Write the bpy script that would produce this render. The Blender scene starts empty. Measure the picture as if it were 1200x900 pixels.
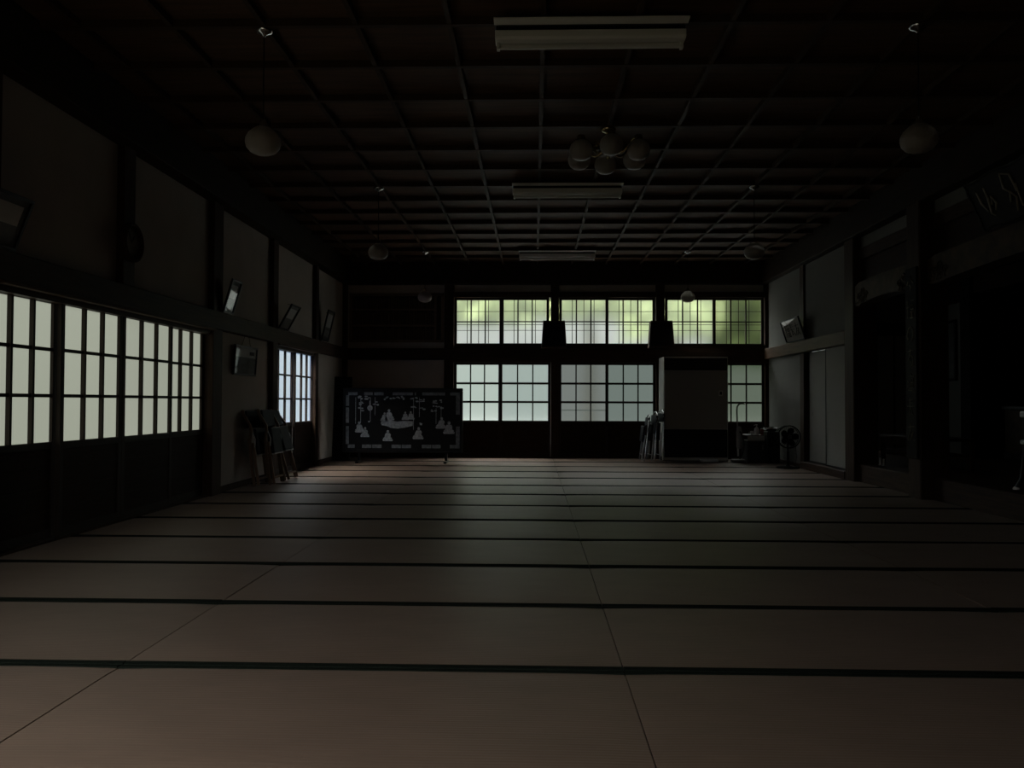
import bpy, bmesh, math, random
from math import sin, cos, pi, radians
from mathutils import Matrix, Vector
random.seed(7)
SC = bpy.context.scene
COL = SC.collection

# ------------------------------------------------------------------ camera, world, exposure
cd = bpy.data.cameras.new('camera'); cam = bpy.data.objects.new('camera', cd); COL.objects.link(cam)
cd.sensor_width = 36; cd.lens = 948 / 1200 * 36; cd.clip_end = 200
Rm = Matrix.Rotation(radians(1.57), 4, 'Z') @ Matrix.Rotation(radians(91.27), 4, 'X') @ Matrix.Rotation(radians(.2), 4, 'Z')
cam.matrix_world = Matrix.Translation((0, 0, .96)) @ Rm
SC.camera = cam
W = bpy.data.worlds.new('overcast_sky'); SC.world = W; W.use_nodes = True
# overcast sky: several times brighter overhead than at the horizon
_n, _l = W.node_tree.nodes, W.node_tree.links
_tc = _n.new('ShaderNodeTexCoord'); _sx = _n.new('ShaderNodeSeparateXYZ'); _l.new(_tc.outputs['Generated'], _sx.inputs[0])
_mr = _n.new('ShaderNodeMapRange'); _mr.inputs[1].default_value = .08; _mr.inputs[2].default_value = .62
_mr.inputs[3].default_value = .58; _mr.inputs[4].default_value = 18; _l.new(_sx.outputs[2], _mr.inputs[0])
_n['Background'].inputs[0].default_value = (.95, 1.0, .97, 1); _l.new(_mr.outputs[0], _n['Background'].inputs[1])
SC.view_settings.view_transform = 'Standard'; SC.view_settings.look = 'None'
SC.view_settings.exposure = 0; SC.view_settings.gamma = 1; SC.view_settings.use_curve_mapping = False
SC.cycles.use_denoising = True
SC.cycles.max_bounces = 10; SC.cycles.diffuse_bounces = 6; SC.cycles.transmission_bounces = 6
SC.cycles.caustics_reflective = False; SC.cycles.caustics_refractive = True
SC.cycles.sample_clamp_indirect = 4

# ------------------------------------------------------------------ dimensions of the hall (metres, camera above the origin)
XL, XR, YF, YB = -3.31, 4.0, 14.0, -0.75
Z_NAG0, Z_NAG1, Z_PL, Z_BAR, Z_CEIL = 1.685, 1.88, 2.99, 3.33, 3.375

# ------------------------------------------------------------------ materials
def nodes(m): return m.node_tree.nodes, m.node_tree.links
def mat(name, col, rough=.6, spec=.3, metal=0., var=0., scale=(6, 6, 6), bump=0., bscale=None, col2=None, coat=0.):
    m = bpy.data.materials.new(name); m.use_nodes = True
    N, L = nodes(m); p = N['Principled BSDF']
    p.inputs['Base Color'].default_value = (*col, 1); p.inputs['Roughness'].default_value = rough
    p.inputs['Specular IOR Level'].default_value = spec; p.inputs['Metallic'].default_value = metal
    p.inputs['Coat Weight'].default_value = coat
    tc = N.new('ShaderNodeTexCoord'); mp = N.new('ShaderNodeMapping'); mp.inputs['Scale'].default_value = scale
    L.new(tc.outputs['Object'], mp.inputs['Vector'])
    nz = N.new('ShaderNodeTexNoise'); nz.inputs['Scale'].default_value = 1; nz.inputs['Detail'].default_value = 5
    L.new(mp.outputs[0], nz.inputs['Vector'])
    c2 = col2 or tuple(max(0, c * (1 - var)) for c in col)
    if var or col2:
        rp = N.new('ShaderNodeValToRGB')
        rp.color_ramp.elements[0].position = .32; rp.color_ramp.elements[1].position = .68
        rp.color_ramp.elements[0].color = (*c2, 1); rp.color_ramp.elements[1].color = (*col, 1)
        L.new(nz.outputs['Fac'], rp.inputs[0]); L.new(rp.outputs[0], p.inputs['Base Color'])
    if bump:
        b = N.new('ShaderNodeBump'); b.inputs['Strength'].default_value = bump; b.inputs['Distance'].default_value = .004
        L.new(nz.outputs['Fac'], b.inputs['Height']); L.new(b.outputs[0], p.inputs['Normal'])
    return m

M = {}
M['wood_z'] = mat('aged_wood_upright', (.055, .030, .018), .55, .14, var=.5, scale=(45, 45, 2.5), bump=.25)
M['wood_x'] = mat('aged_wood_crosswise', (.055, .030, .018), .55, .14, var=.5, scale=(2.5, 45, 45), bump=.25)
M['wood_y'] = mat('aged_wood_lengthwise', (.055, .030, .018), .55, .14, var=.5, scale=(45, 2.5, 45), bump=.25)
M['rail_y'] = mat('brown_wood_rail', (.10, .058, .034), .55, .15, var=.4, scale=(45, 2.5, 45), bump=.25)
M['tag_rail'] = mat('dry_brown_wood', (.24, .17, .12), .7, .1, var=.3, scale=(4, 40, 40))
M['tag_slat'] = mat('dry_dark_slats', (.13, .09, .06), .7, .1, var=.5, scale=(40, 40, 3))
M['panel'] = mat('dark_board_panel', (.035, .019, .011), .6, .12, var=.5, scale=(3, 3, 50), bump=.2)
M['lattice'] = mat('dark_lattice_wood', (.030, .018, .012), .55, .25, var=.3, scale=(30, 30, 4))
M['ceil_board'] = mat('ceiling_board', (.105, .056, .030), .7, .2, var=.4, scale=(2, 30, 2), bump=.15)
M['ceil_bar'] = mat('ceiling_bar_wood', (.062, .038, .023), .6, .1, var=.3, scale=(8, 8, 8))
M['beam'] = mat('old_dark_beam', (.030, .019, .011), .6, .12, var=.4, scale=(20, 3, 20), bump=.2)
M['carved'] = mat('carved_wood', (.075, .045, .020), .6, .25, var=.6, scale=(9, 9, 9), bump=.5)
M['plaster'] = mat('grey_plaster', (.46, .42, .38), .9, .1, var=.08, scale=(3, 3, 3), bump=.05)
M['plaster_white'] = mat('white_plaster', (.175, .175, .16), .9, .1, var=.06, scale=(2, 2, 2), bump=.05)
M['fusuma'] = mat('fusuma_paper', (.28, .28, .26), .8, .12, var=.05, scale=(4, 4, 1))
M['heri'] = mat('dark_green_cloth', (.004, .006, .005), .9, .05, col2=(.012, .015, .011), scale=(170, 170, 170), bump=.3)
M['floor'] = mat('sub_floor', (.05, .04, .03), .8)
M['black'] = mat('black_lacquer', (.005, .005, .006), .4, .2)
M['black_matte'] = mat('black_matte', (.008, .008, .008), .75, .1)
M['nacre'] = mat('mother_of_pearl', (.50, .53, .56), .3, .6, var=.5, scale=(40, 40, 40))
M['nacre_dim'] = mat('dull_mother_of_pearl', (.22, .24, .26), .35, .5, var=.55, scale=(25, 25, 25))
M['ac_grey'] = mat('warm_grey_enamel', (.30, .29, .27), .5, .3)
M['ac_pale'] = mat('pale_enamel', (.55, .54, .50), .5, .3)
M['white_enamel'] = mat('white_enamel', (.72, .70, .66), .4, .4)
M['tube'] = mat('unlit_tube_glass', (.62, .60, .57), .25, .5)
M['chrome'] = mat('chrome', (.7, .7, .7), .15, .5, metal=1)
M['brass'] = mat('old_brass', (.55, .42, .22), .25, .5, metal=1)
M['steel'] = mat('brushed_steel', (.45, .45, .46), .35, .5, metal=1)
M['grey_plastic'] = mat('grey_plastic', (.28, .28, .28), .5, .4)
M['dark_plastic'] = mat('dark_plastic', (.035, .035, .037), .5, .4)
M['white_plastic'] = mat('white_plastic', (.75, .75, .75), .35, .5)
M['red_plastic'] = mat('dull_red_plastic', (.25, .05, .05), .4, .4)
M['vinyl'] = mat('dark_blue_vinyl', (.012, .014, .020), .55, .15, var=.3, scale=(60, 60, 60))
M['chair_wood'] = mat('bentwood_pale', (.20, .125, .075), .45, .35, var=.35, scale=(40, 40, 4))
M['photo_dark'] = mat('dark_photograph', (.05, .055, .055), .5, .3, col2=(.12, .125, .12), scale=(7, 7, 7))
M['photo_sky'] = mat('photograph_sky_with_reflection', (.55, .55, .54), .6, .3, var=.1, scale=(9, 9, 9))  # sky of the print, lightened in place of reflection on its glass
M['photo_hill'] = mat('hill_in_photograph', (.17, .18, .18), .6, .2, var=.4, scale=(5, 5, 12))
M['paper'] = mat('aged_paper', (.24, .22, .19), .7, .2, var=.2, scale=(7, 7, 7))
M['ink'] = mat('black_ink', (.008, .008, .008), .6, .2)
M['gilt'] = mat('worn_gilt', (.26, .23, .17), .5, .3, var=.4, scale=(25, 25, 25))
M['plaque'] = mat('blackened_plaque_wood', (.012, .009, .007), .65, .1, var=.4, scale=(6, 6, 20))
M['leaf'] = mat('fresh_green_leaf', (.30, .345, .16), .7, .2, var=.35, scale=(1.2, 1.2, 1.2))
M['leaf_dark'] = mat('deep_green_leaf', (.058, .078, .016), .7, .2, var=.35, scale=(1.2, 1.2, 1.2))
M['bark'] = mat('bark', (.10, .08, .06), .9, .1, var=.4, scale=(12, 12, 2))
M['added_plaster'] = mat('added_wall_plaster', (.16, .165, .135), .95, .1, var=.1, scale=(1.5, 1.5, 1.5))
M['added_ground'] = mat('low_bounce_ground', (.03, .033, .018), .95, .1, var=.4, scale=(6, 6, 6))
M['ground'] = mat('grey_gravel', (.10, .10, .095), .95, .1, var=.2, scale=(9, 9, 9))

def clear_glass():
    m = bpy.data.materials.new('picture_glass'); m.use_nodes = True
    N, L = nodes(m); N.remove(N['Principled BSDF']); out = N['Material Output']
    t = N.new('ShaderNodeBsdfTransparent'); g = N.new('ShaderNodeBsdfGlossy'); g.inputs['Roughness'].default_value = .03
    lw = N.new('ShaderNodeLayerWeight'); lw.inputs[0].default_value = .5
    pw = N.new('ShaderNodeMath'); pw.operation = 'POWER'; pw.inputs[1].default_value = 5; L.new(lw.outputs['Facing'], pw.inputs[0])
    f = N.new('ShaderNodeMath'); f.operation = 'MULTIPLY_ADD'; f.inputs[1].default_value = .9; f.inputs[2].default_value = .05; L.new(pw.outputs[0], f.inputs[0])
    x = N.new('ShaderNodeMixShader'); L.new(f.outputs[0], x.inputs[0]); L.new(t.outputs[0], x.inputs[1]); L.new(g.outputs[0], x.inputs[2])
    L.new(x.outputs[0], out.inputs[0]); return m
M['picture_glass'] = clear_glass()

def opal(name, col):
    m = mat(name, col, .3, .5); p = m.node_tree.nodes['Principled BSDF']
    p.inputs['Transmission Weight'].default_value = .35; p.inputs['IOR'].default_value = 1.2
    return m
M['opal'] = opal('opal_lamp_glass', (.42, .38, .35))

def frosted(name, emit, through=.35, rough=.25):
    """frosted pane: scatters daylight evenly (emission) and lets a blurred view of the outdoors through"""
    m = bpy.data.materials.new(name); m.use_nodes = True
    N, L = nodes(m); N.remove(N['Principled BSDF']); out = N['Material Output']
    e = N.new('ShaderNodeEmission'); e.inputs[0].default_value = (*emit, 1)
    g = N.new('ShaderNodeBsdfRefraction'); g.inputs['Roughness'].default_value = rough; g.inputs['IOR'].default_value = 1.15
    x = N.new('ShaderNodeMixShader'); x.inputs[0].default_value = through
    L.new(e.outputs[0], x.inputs[1]); L.new(g.outputs[0], x.inputs[2])
    gl = N.new('ShaderNodeBsdfGlossy'); gl.inputs['Roughness'].default_value = .3
    y = N.new('ShaderNodeMixShader'); y.inputs[0].default_value = .03
    L.new(x.outputs[0], y.inputs[1]); L.new(gl.outputs[0], y.inputs[2])
    L.new(y.outputs[0], out.inputs[0]); return m
M['pane_left'] = frosted('frosted_glass_garden_side', (.335, .355, .285), .06, .4)
M['pane_added'] = frosted('added_glow_pane', (.30, .34, .33), .03)
M['pane_side'] = frosted('frosted_glass_bright_side', (.14, .40, 1.1), .75, .4)
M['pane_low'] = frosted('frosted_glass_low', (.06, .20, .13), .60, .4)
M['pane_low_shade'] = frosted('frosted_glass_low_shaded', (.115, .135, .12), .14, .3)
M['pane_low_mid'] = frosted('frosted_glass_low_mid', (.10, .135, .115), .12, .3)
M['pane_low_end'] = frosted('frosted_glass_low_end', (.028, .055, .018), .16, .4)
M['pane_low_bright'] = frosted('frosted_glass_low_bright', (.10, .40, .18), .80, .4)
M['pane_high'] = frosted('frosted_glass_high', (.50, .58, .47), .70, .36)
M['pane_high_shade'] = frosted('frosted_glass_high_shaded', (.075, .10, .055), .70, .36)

def tatami_mat():
    m = bpy.data.materials.new('woven_rush'); m.use_nodes = True
    N, L = nodes(m); p = N['Principled BSDF']
    p.inputs['Sheen Weight'].default_value = .04; p.inputs['Sheen Roughness'].default_value = .35; p.inputs['Sheen Tint'].default_value = (1, .95, .95, 1)
    p.inputs['Roughness'].default_value = .46; p.inputs['Specular IOR Level'].default_value = .2
    tc = N.new('ShaderNodeTexCoord')
    wv = N.new('ShaderNodeTexWave'); wv.wave_type = 'BANDS'; wv.bands_direction = 'Y'; wv.inputs['Scale'].default_value = 19
    wv.inputs['Distortion'].default_value = .15; wv.inputs['Detail'].default_value = 1
    L.new(tc.outputs['Object'], wv.inputs['Vector'])
    info = N.new('ShaderNodeObjectInfo')
    mp = N.new('ShaderNodeMapping'); mp.inputs['Scale'].default_value = (2.5, 5, 1); L.new(tc.outputs['Object'], mp.inputs['Vector'])
    av = N.new('ShaderNodeVectorMath'); av.operation = 'ADD'; L.new(mp.outputs[0], av.inputs[0]); L.new(info.outputs['Location'], av.inputs[1])
    nz = N.new('ShaderNodeTexNoise'); nz.inputs['Scale'].default_value = 1; nz.inputs['Detail'].default_value = 6; L.new(av.outputs[0], nz.inputs['Vector'])
    rp = N.new('ShaderNodeValToRGB'); rp.color_ramp.elements[0].position = .3; rp.color_ramp.elements[1].position = .7
    rp.color_ramp.elements[0].color = (.20, .13, .094, 1); rp.color_ramp.elements[1].color = (.24, .157, .114, 1)
    L.new(nz.outputs['Fac'], rp.inputs[0])
    mp2 = N.new('ShaderNodeMapping'); mp2.inputs['Scale'].default_value = (9, 260, 9); L.new(tc.outputs['Object'], mp2.inputs['Vector'])
    n2 = N.new('ShaderNodeTexNoise'); n2.inputs['Scale'].default_value = 1; n2.inputs['Detail'].default_value = 3; L.new(mp2.outputs[0], n2.inputs['Vector'])
    mx = N.new('ShaderNodeMixRGB'); mx.blend_type = 'MULTIPLY'; mx.inputs[0].default_value = .35
    L.new(rp.outputs[0], mx.inputs[1]); L.new(n2.outputs['Fac'], mx.inputs[2]); L.new(mx.outputs[0], p.inputs['Base Color'])
    b = N.new('ShaderNodeBump'); b.inputs['Strength'].default_value = .20; b.inputs['Distance'].default_value = .002
    L.new(wv.outputs['Fac'], b.inputs['Height'])
    b2 = N.new('ShaderNodeBump'); b2.inputs['Strength'].default_value = .12; b2.inputs['Distance'].default_value = .001
    L.new(n2.outputs['Fac'], b2.inputs['Height']); L.new(b.outputs[0], b2.inputs['Normal']); L.new(b2.outputs[0], p.inputs['Normal'])
    return m
M['tatami'] = tatami_mat()

# ------------------------------------------------------------------ building helpers
ORG = {}
class MB:
    """collects shapes; build() links them as ONE mesh object"""
    def __init__(s, T=None): s.v = []; s.f = []; s.T = T or Matrix.Identity(4); s.sm = []
    def add(s, vs, fs, smooth=False):
        n = len(s.v); s.v += [s.T @ Vector(v) for v in vs]; s.f += [tuple(i + n for i in f) for f in fs]; s.sm += [smooth] * len(fs); return s
    def box(s, x0, x1, y0, y1, z0, z1):
        return s.add([(x, y, z) for x in (x0, x1) for y in (y0, y1) for z in (z0, z1)],
                     [(0, 1, 3, 2), (4, 6, 7, 5), (0, 4, 5, 1), (2, 3, 7, 6), (0, 2, 6, 4), (1, 5, 7, 3)])
    def hexa(s, a, b):
        """a, b: two quads of four points each, joined"""
        return s.add(list(a) + list(b), [(3, 2, 1, 0), (4, 5, 6, 7)] + [(i, (i + 1) % 4, (i + 1) % 4 + 4, i + 4) for i in range(4)])
    def prism(s, poly, ax, a0, a1):
        """2-D polygon extruded along axis ax ('x','y','z') from a0 to a1"""
        n = len(poly)
        def P(p, a): return {'x': (a, p[0], p[1]), 'y': (p[0], a, p[1]), 'z': (p[0], p[1], a)}[ax]
        vs = [P(p, a0) for p in poly] + [P(p, a1) for p in poly]
        return s.add(vs, [tuple(range(n))[::-1], tuple(range(n, 2 * n))] + [(i, (i + 1) % n, (i + 1) % n + n, i + n) for i in range(n)])
    def tube(s, pts, r, seg=8, caps=True):
        pts = [Vector(p) for p in pts]; n = len(pts); rs = r if isinstance(r, (list, tuple)) else [r] * n
        vs = []; up = None
        for i, p in enumerate(pts):
            t = (pts[min(i + 1, n - 1)] - pts[max(i - 1, 0)]).normalized()
            if up is None: up = Vector((0, 0, 1)) if abs(t.z) < .9 else Vector((1, 0, 0))
            a = t.cross(up).normalized(); up = a.cross(t).normalized()
            for k in range(seg):
                q = 2 * pi * k / seg; vs.append(p + (a * cos(q) + up * sin(q)) * rs[i])
        fs = [(i * seg + k, i * seg + (k + 1) % seg, (i + 1) * seg + (k + 1) % seg, (i + 1) * seg + k) for i in range(n - 1) for k in range(seg)]
        s.add(vs, fs, True)
        if caps: s.add(vs[:seg], [tuple(range(seg))[::-1]]); s.add(vs[-seg:], [tuple(range(seg))])
        return s
    def lathe(s, prof, c=(0, 0, 0), seg=24, rib=0., ribs=0, axis='z'):
        vs = []
        for (r, z) in prof:
            for k in range(seg):
                a = 2 * pi * k / seg; rr = r * (1 + rib * cos(ribs * a))
                p = (rr * cos(a), rr * sin(a), z)
                if axis == 'x': p = (p[2], p[0], p[1])
                if axis == 'y': p = (p[0], p[2], p[1])
                vs.append((c[0] + p[0], c[1] + p[1], c[2] + p[2]))
        n = len(prof)
        fs = [(i * seg + k, i * seg + (k + 1) % seg, (i + 1) * seg + (k + 1) % seg, (i + 1) * seg + k) for i in range(n - 1) for k in range(seg)]
        s.add(vs, fs, True)
        if prof[0][0] > 1e-4: s.add(vs[:seg], [tuple(range(seg))[::-1]])
        if prof[-1][0] > 1e-4: s.add(vs[-seg:], [tuple(range(seg))])
        return s
    def torus(s, c, R, r, seg=32, sub=8, axis='z'):
        vs = []
        for i in range(seg):
            a = 2 * pi * i / seg
            for j in range(sub):
                b = 2 * pi * j / sub; q = R + r * cos(b); p = (q * cos(a), q * sin(a), r * sin(b))
                if axis == 'x': p = (p[2], p[0], p[1])
                if axis == 'y': p = (p[0], p[2], p[1])
                vs.append(tuple(c[k] + p[k] for k in range(3)))
        return s.add(vs, [(i * sub + j, ((i + 1) % seg) * sub + j, ((i + 1) % seg) * sub + (j + 1) % sub, i * sub + (j + 1) % sub) for i in range(seg) for j in range(sub)], True)
    def ball(s, c, r, sx=1, sy=1, sz=1, n=8):
        prof = [(max(1e-5, sin(pi * i / n)), -cos(pi * i / n)) for i in range(n + 1)]
        k = len(s.v); s.lathe([(p * r, z * r) for p, z in prof], (0, 0, 0), 12)
        inv = s.T.inverted()
        for i in range(k, len(s.v)):
            q = inv @ s.v[i]; s.v[i] = s.T @ Vector((c[0] + q.x * sx, c[1] + q.y * sy, c[2] + q.z * sz))
        return s
    def build(s, name, m, parent=None, bevel=0., seg=1):
        off = Vector((0, 0, 0))
        if parent is not None: off = ORG.get(parent.name, Vector((0, 0, 0)))
        me = bpy.data.meshes.new(name); me.from_pydata([tuple(v - off) for v in s.v], [], s.f)
        bm = bmesh.new(); bm.from_mesh(me); bmesh.ops.recalc_face_normals(bm, faces=bm.faces); bm.to_mesh(me); bm.free()
        for i, p in enumerate(me.polygons): p.use_smooth = s.sm[i]
        me.materials.append(m)
        o = bpy.data.objects.new(name, me); COL.objects.link(o)
        if parent is not None: o.parent = parent; ORG[o.name] = off
        if bevel:
            b = o.modifiers.new('edge', 'BEVEL'); b.width = bevel; b.segments = seg; b.limit_method = 'ANGLE'; b.angle_limit = radians(50)
        return o

def tag(o, label, cat=None, group=None, kind=None):
    o['label'] = label
    if cat: o['category'] = cat
    if group: o['group'] = group
    if kind: o['kind'] = kind
    return o
def thing(name, label, cat, loc=(0, 0, 0), group=None, kind=None):
    """an Empty at the thing's base; its parts are modelled in world coordinates and shifted under it"""
    o = bpy.data.objects.new(name, None); COL.objects.link(o); o.location = loc; o.empty_display_size = .1
    ORG[o.name] = Vector(loc); return tag(o, label, cat, group, kind)
def struct(name, mb, m, label, cat, bevel=0.):
    return tag(mb.build(name, m, None, bevel), label, cat, None, 'structure')
def dup(root, loc, label, group=None, rotz=None):
    r = root.copy(); COL.objects.link(r); r.location = loc; r['label'] = label
    if rotz is not None: r.rotation_euler = (0, 0, rotz)
    if group: r['group'] = group
    for ch in list(root.children):
        c = ch.copy(); COL.objects.link(c); c.parent = r
        for g in list(ch.children):
            d = g.copy(); COL.objects.link(d); d.parent = c
    return r
def box(*a): return MB().box(*a)

# ------------------------------------------------------------------ THE SHELL
struct('floor', box(XL - .3, 9.2, YB, YF + .3, -.12, -.058), M['floor'], 'dark boarded floor under the tatami mats', 'floor')
struct('ceiling', box(XL - .3, XR + .25, YB - .1, YF + .1, Z_CEIL, Z_CEIL + .06), M['ceil_board'], 'dark boarded coffered ceiling', 'ceiling')
mb = MB()
k = -5
while .05 + .59 * k < XR:
    x = .05 + .59 * k
    if x > XL + .1: mb.box(x - .016, x + .016, YB, YF - .05, Z_BAR, Z_CEIL)
    k += 1
for k in range(-11, 15):
    y = 5.03 + .633 * k; mb.box(XL, XR, y - .02, y + .02, Z_BAR - .004, Z_CEIL)
struct('trim_1', mb, M['ceil_bar'], 'grid of thin wooden bars under the ceiling boards', 'ceiling bars')
# wall plates: the heavy dark beam between plaster and ceiling
struct('beam', box(XL - .1, XL + .16, YB, YF, Z_PL, Z_CEIL), M['beam'], 'heavy dark beam along the top of the left wall', 'beam', .006)
struct('beam', box(XR - .12, XR + .2, YB, YF, Z_PL + .01, Z_CEIL), M['beam'], 'heavy dark beam along the top of the right wall', 'beam', .006)
struct('beam', box(XL, XR, YF - .13, YF + .1, Z_PL, Z_CEIL), M['beam'], 'heavy dark beam along the top of the far wall', 'beam', .006)

# left wall: plaster above the rail and two plaster bays at floor level
mb = MB().box(XL - .06, XL, YB, YF, Z_NAG1 - .02, Z_PL + .1)
mb.box(XL - .06, XL, 8.2, 10.07, -.06, Z_NAG1).box(XL - .06, XL, 11.98, YF, -.06, Z_NAG1).box(XL - .06, XL, YB, -.55, -.06, Z_NAG1)  # nearest bay left open, added out of view to light the mats
struct('wall_left', mb, M['plaster'], 'dim plaster wall on the left above the glazed sliding doors', 'wall')
# far wall: plaster strips and the plaster bay behind the inlaid screen
mb = MB().box(XL, XR + .1, YF, YF + .06, 2.84, Z_PL + .1).box(XL, -1.47, YF, YF + .06, -.06, Z_NAG0 + .02).box(XL, -1.47, YF, YF + .06, Z_NAG1 - .02, 2.85)
struct('wall_far', mb, M['plaster'], 'plaster bays of the far wall around the windows', 'wall')
# right wall up to the sanctuary
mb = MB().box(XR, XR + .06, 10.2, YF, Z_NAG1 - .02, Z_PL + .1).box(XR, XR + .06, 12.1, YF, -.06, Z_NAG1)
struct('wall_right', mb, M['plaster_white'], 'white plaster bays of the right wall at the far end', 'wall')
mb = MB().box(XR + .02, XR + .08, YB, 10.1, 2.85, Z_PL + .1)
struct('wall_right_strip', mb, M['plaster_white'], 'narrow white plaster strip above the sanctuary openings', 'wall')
struct('wall_back', MB().box(XL - .1, 9.2, YB - .1, YB, 2.05, Z_CEIL).box(-.9, 9.2, YB - .1, YB, -.1, 2.05).box(XL - .1, XL + .2, YB - .1, YB, -.1, 2.05), M['panel'], 'dark wooden wall behind the viewer around an added open entrance', 'wall')  # entrance opening added out of view to light the near mats
struct('light_blocking_wall', box(-12, 14, -5.4, -5.2, -.6, 1.75), M['panel'], 'added unseen dark wall blocking low light at the entrance', 'wall')  # unseen wall added to block low sky light through the entrance
struct('light_blocking_wall', box(-8.2, -8.0, -5.2, 3.0, -.6, 1.75), M['panel'], 'added unseen dark wall blocking low light on the left', 'wall')  # unseen wall added to cut low light through the open left bay
struct('added_ground_entrance', box(-8, 14, -5.2, YB - .1, -.5, -.4), M['added_ground'], 'added unseen ground outside the entrance, dark to limit bounced light', 'ground')  # unseen ground, kept dark so little light bounces indoors

# pillars
for (y0, y1, z0, lab) in [(4.66, 4.816, -.06, 'second from the viewer'), (6.29, 6.47, Z_NAG1, 'short one above the sliding doors behind the round clock'), (8.10, 8.34, -.06, 'between sliding doors and the plaster bay'),
                      (9.98, 10.17, -.06, 'near side of the bright side doors'), (11.96, 12.10, -.06, 'far side of the bright side doors'), (YF - .16, YF + .02, -.06, 'in the far left corner'), (1.05, 1.2, -.06, 'nearest the viewer')]:
    struct('pillar', box(XL - .05, XL + .06, y0, y1, z0, Z_PL + .02), M['wood_z'], 'dark wooden pillar of the left wall, ' + lab, 'pillar', .004)
for (x0, x1, lab) in [(-1.555, -1.39, 'between screen bay and first window'), (.285, .425, 'in the middle between two windows'), (2.09, 2.235, 'behind the air conditioner'), (3.94, XR + .06, 'in the far right corner')]:
    struct('pillar', box(x0, x1, YF - .09, YF + .06, -.06, Z_PL + .02), M['wood_z'], 'dark wooden pillar of the far wall, ' + lab, 'pillar', .004)
struct('pillar', box(XR - .03, XR + .1, 12.03, 12.2, -.06, Z_PL + .02), M['wood_z'], 'brown wooden pillar of the right wall next to the electric fan', 'pillar', .004)
struct('pillar', box(XR - .08, XR + .22, 10.04, 10.33, -.06, Z_PL + .02), M['wood_z'], 'thick pillar between white sliding panels and sanctuary', 'pillar', .01)
struct('pillar', box(3.86, 4.15, 8.20, 8.48, -.06, Z_PL + .02), M['wood_z'], 'thick dark pillar of the sanctuary carrying a vertical inscribed board', 'pillar', .012)
struct('pillar', box(3.86, 4.15, 4.35, 4.63, -.06, Z_PL + .02), M['wood_z'], 'thick sanctuary pillar outside the picture on the near side', 'pillar', .012)

# rails (nageshi) round the room
mb = MB().box(XL - .02, XL + .075, YB, YF, Z_NAG0 + .01, Z_NAG1)
struct('trim_2', mb, M['wood_y'], 'broad dark wooden rail along the left wall above the doors', 'rail', .005)
struct('trim_3', box(XL, XR, YF - .095, YF + .03, Z_NAG0, Z_NAG1), M['wood_x'], 'broad dark wooden rail across the far wall', 'rail', .005)
struct('trim_4', box(XR - .075, XR + .05, 10.34, YF - .05, Z_NAG0 + .02, Z_NAG1), M['rail_y'], 'brown wooden rail above the white sliding panels', 'rail', .005)
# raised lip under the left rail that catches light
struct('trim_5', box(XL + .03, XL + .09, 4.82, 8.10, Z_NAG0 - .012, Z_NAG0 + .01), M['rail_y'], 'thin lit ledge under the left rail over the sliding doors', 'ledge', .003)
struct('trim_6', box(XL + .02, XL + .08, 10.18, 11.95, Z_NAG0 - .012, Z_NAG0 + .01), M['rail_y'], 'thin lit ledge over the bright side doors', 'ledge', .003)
# tracks and heads of the openings
struct('trim_7', MB().box(XL - .14, XL + .03, 1.2, 8.1, Z_NAG0 - .05, Z_NAG0 + .02).box(XL - .14, XL + .03, 10.1, 12.0, Z_NAG0 - .05, Z_NAG0 + .02)
       .box(XL - .14, XL + .03, 1.2, 8.1, -.06, .012).box(XL - .14, XL + .03, 10.1, 12.0, -.06, .012), M['wood_y'], 'upper and lower door tracks of the left wall', 'door track')
struct('trim_8', MB().box(-1.47, XR, YF - .1, YF + .14, Z_NAG0 - .04, Z_NAG0 + .02).box(-1.47, XR, YF - .1, YF + .14, -.06, .02).box(-1.47, XR, YF - .07, YF + .14, Z_NAG1 - .02, 1.935)
       .box(-1.47, XR, YF - .07, YF + .1, 2.765, 2.86), M['wood_x'], 'door tracks and window heads of the far wall', 'door track')
struct('baseboard_left', MB().box(XL - .02, XL + .02, 8.34, 9.98, -.06, .06).box(XL - .02, XL + .02, 12.1, YF - .1, -.06, .06), M['wood_y'], 'low dark skirting board of the left plaster bays', 'baseboard', .003)
struct('baseboard_right', box(XR - .02, XR + .03, 12.2, 13.95, -.06, .05), M['wood_y'], 'low dark skirting board behind the electric fan', 'baseboard', .003)
struct('trim_9', MB().box(XR - .09, XR + .1, 10.33, 12.03, -.06, .10), M['wood_y'], 'raised dark sill under the white sliding panels', 'sill', .005)
struct('trim_10', box(XL, -1.5, YF - .04, YF + .02, -.06, .08), M['wood_x'], 'low dark skirting board behind the inlaid screen', 'baseboard', .003)

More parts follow.
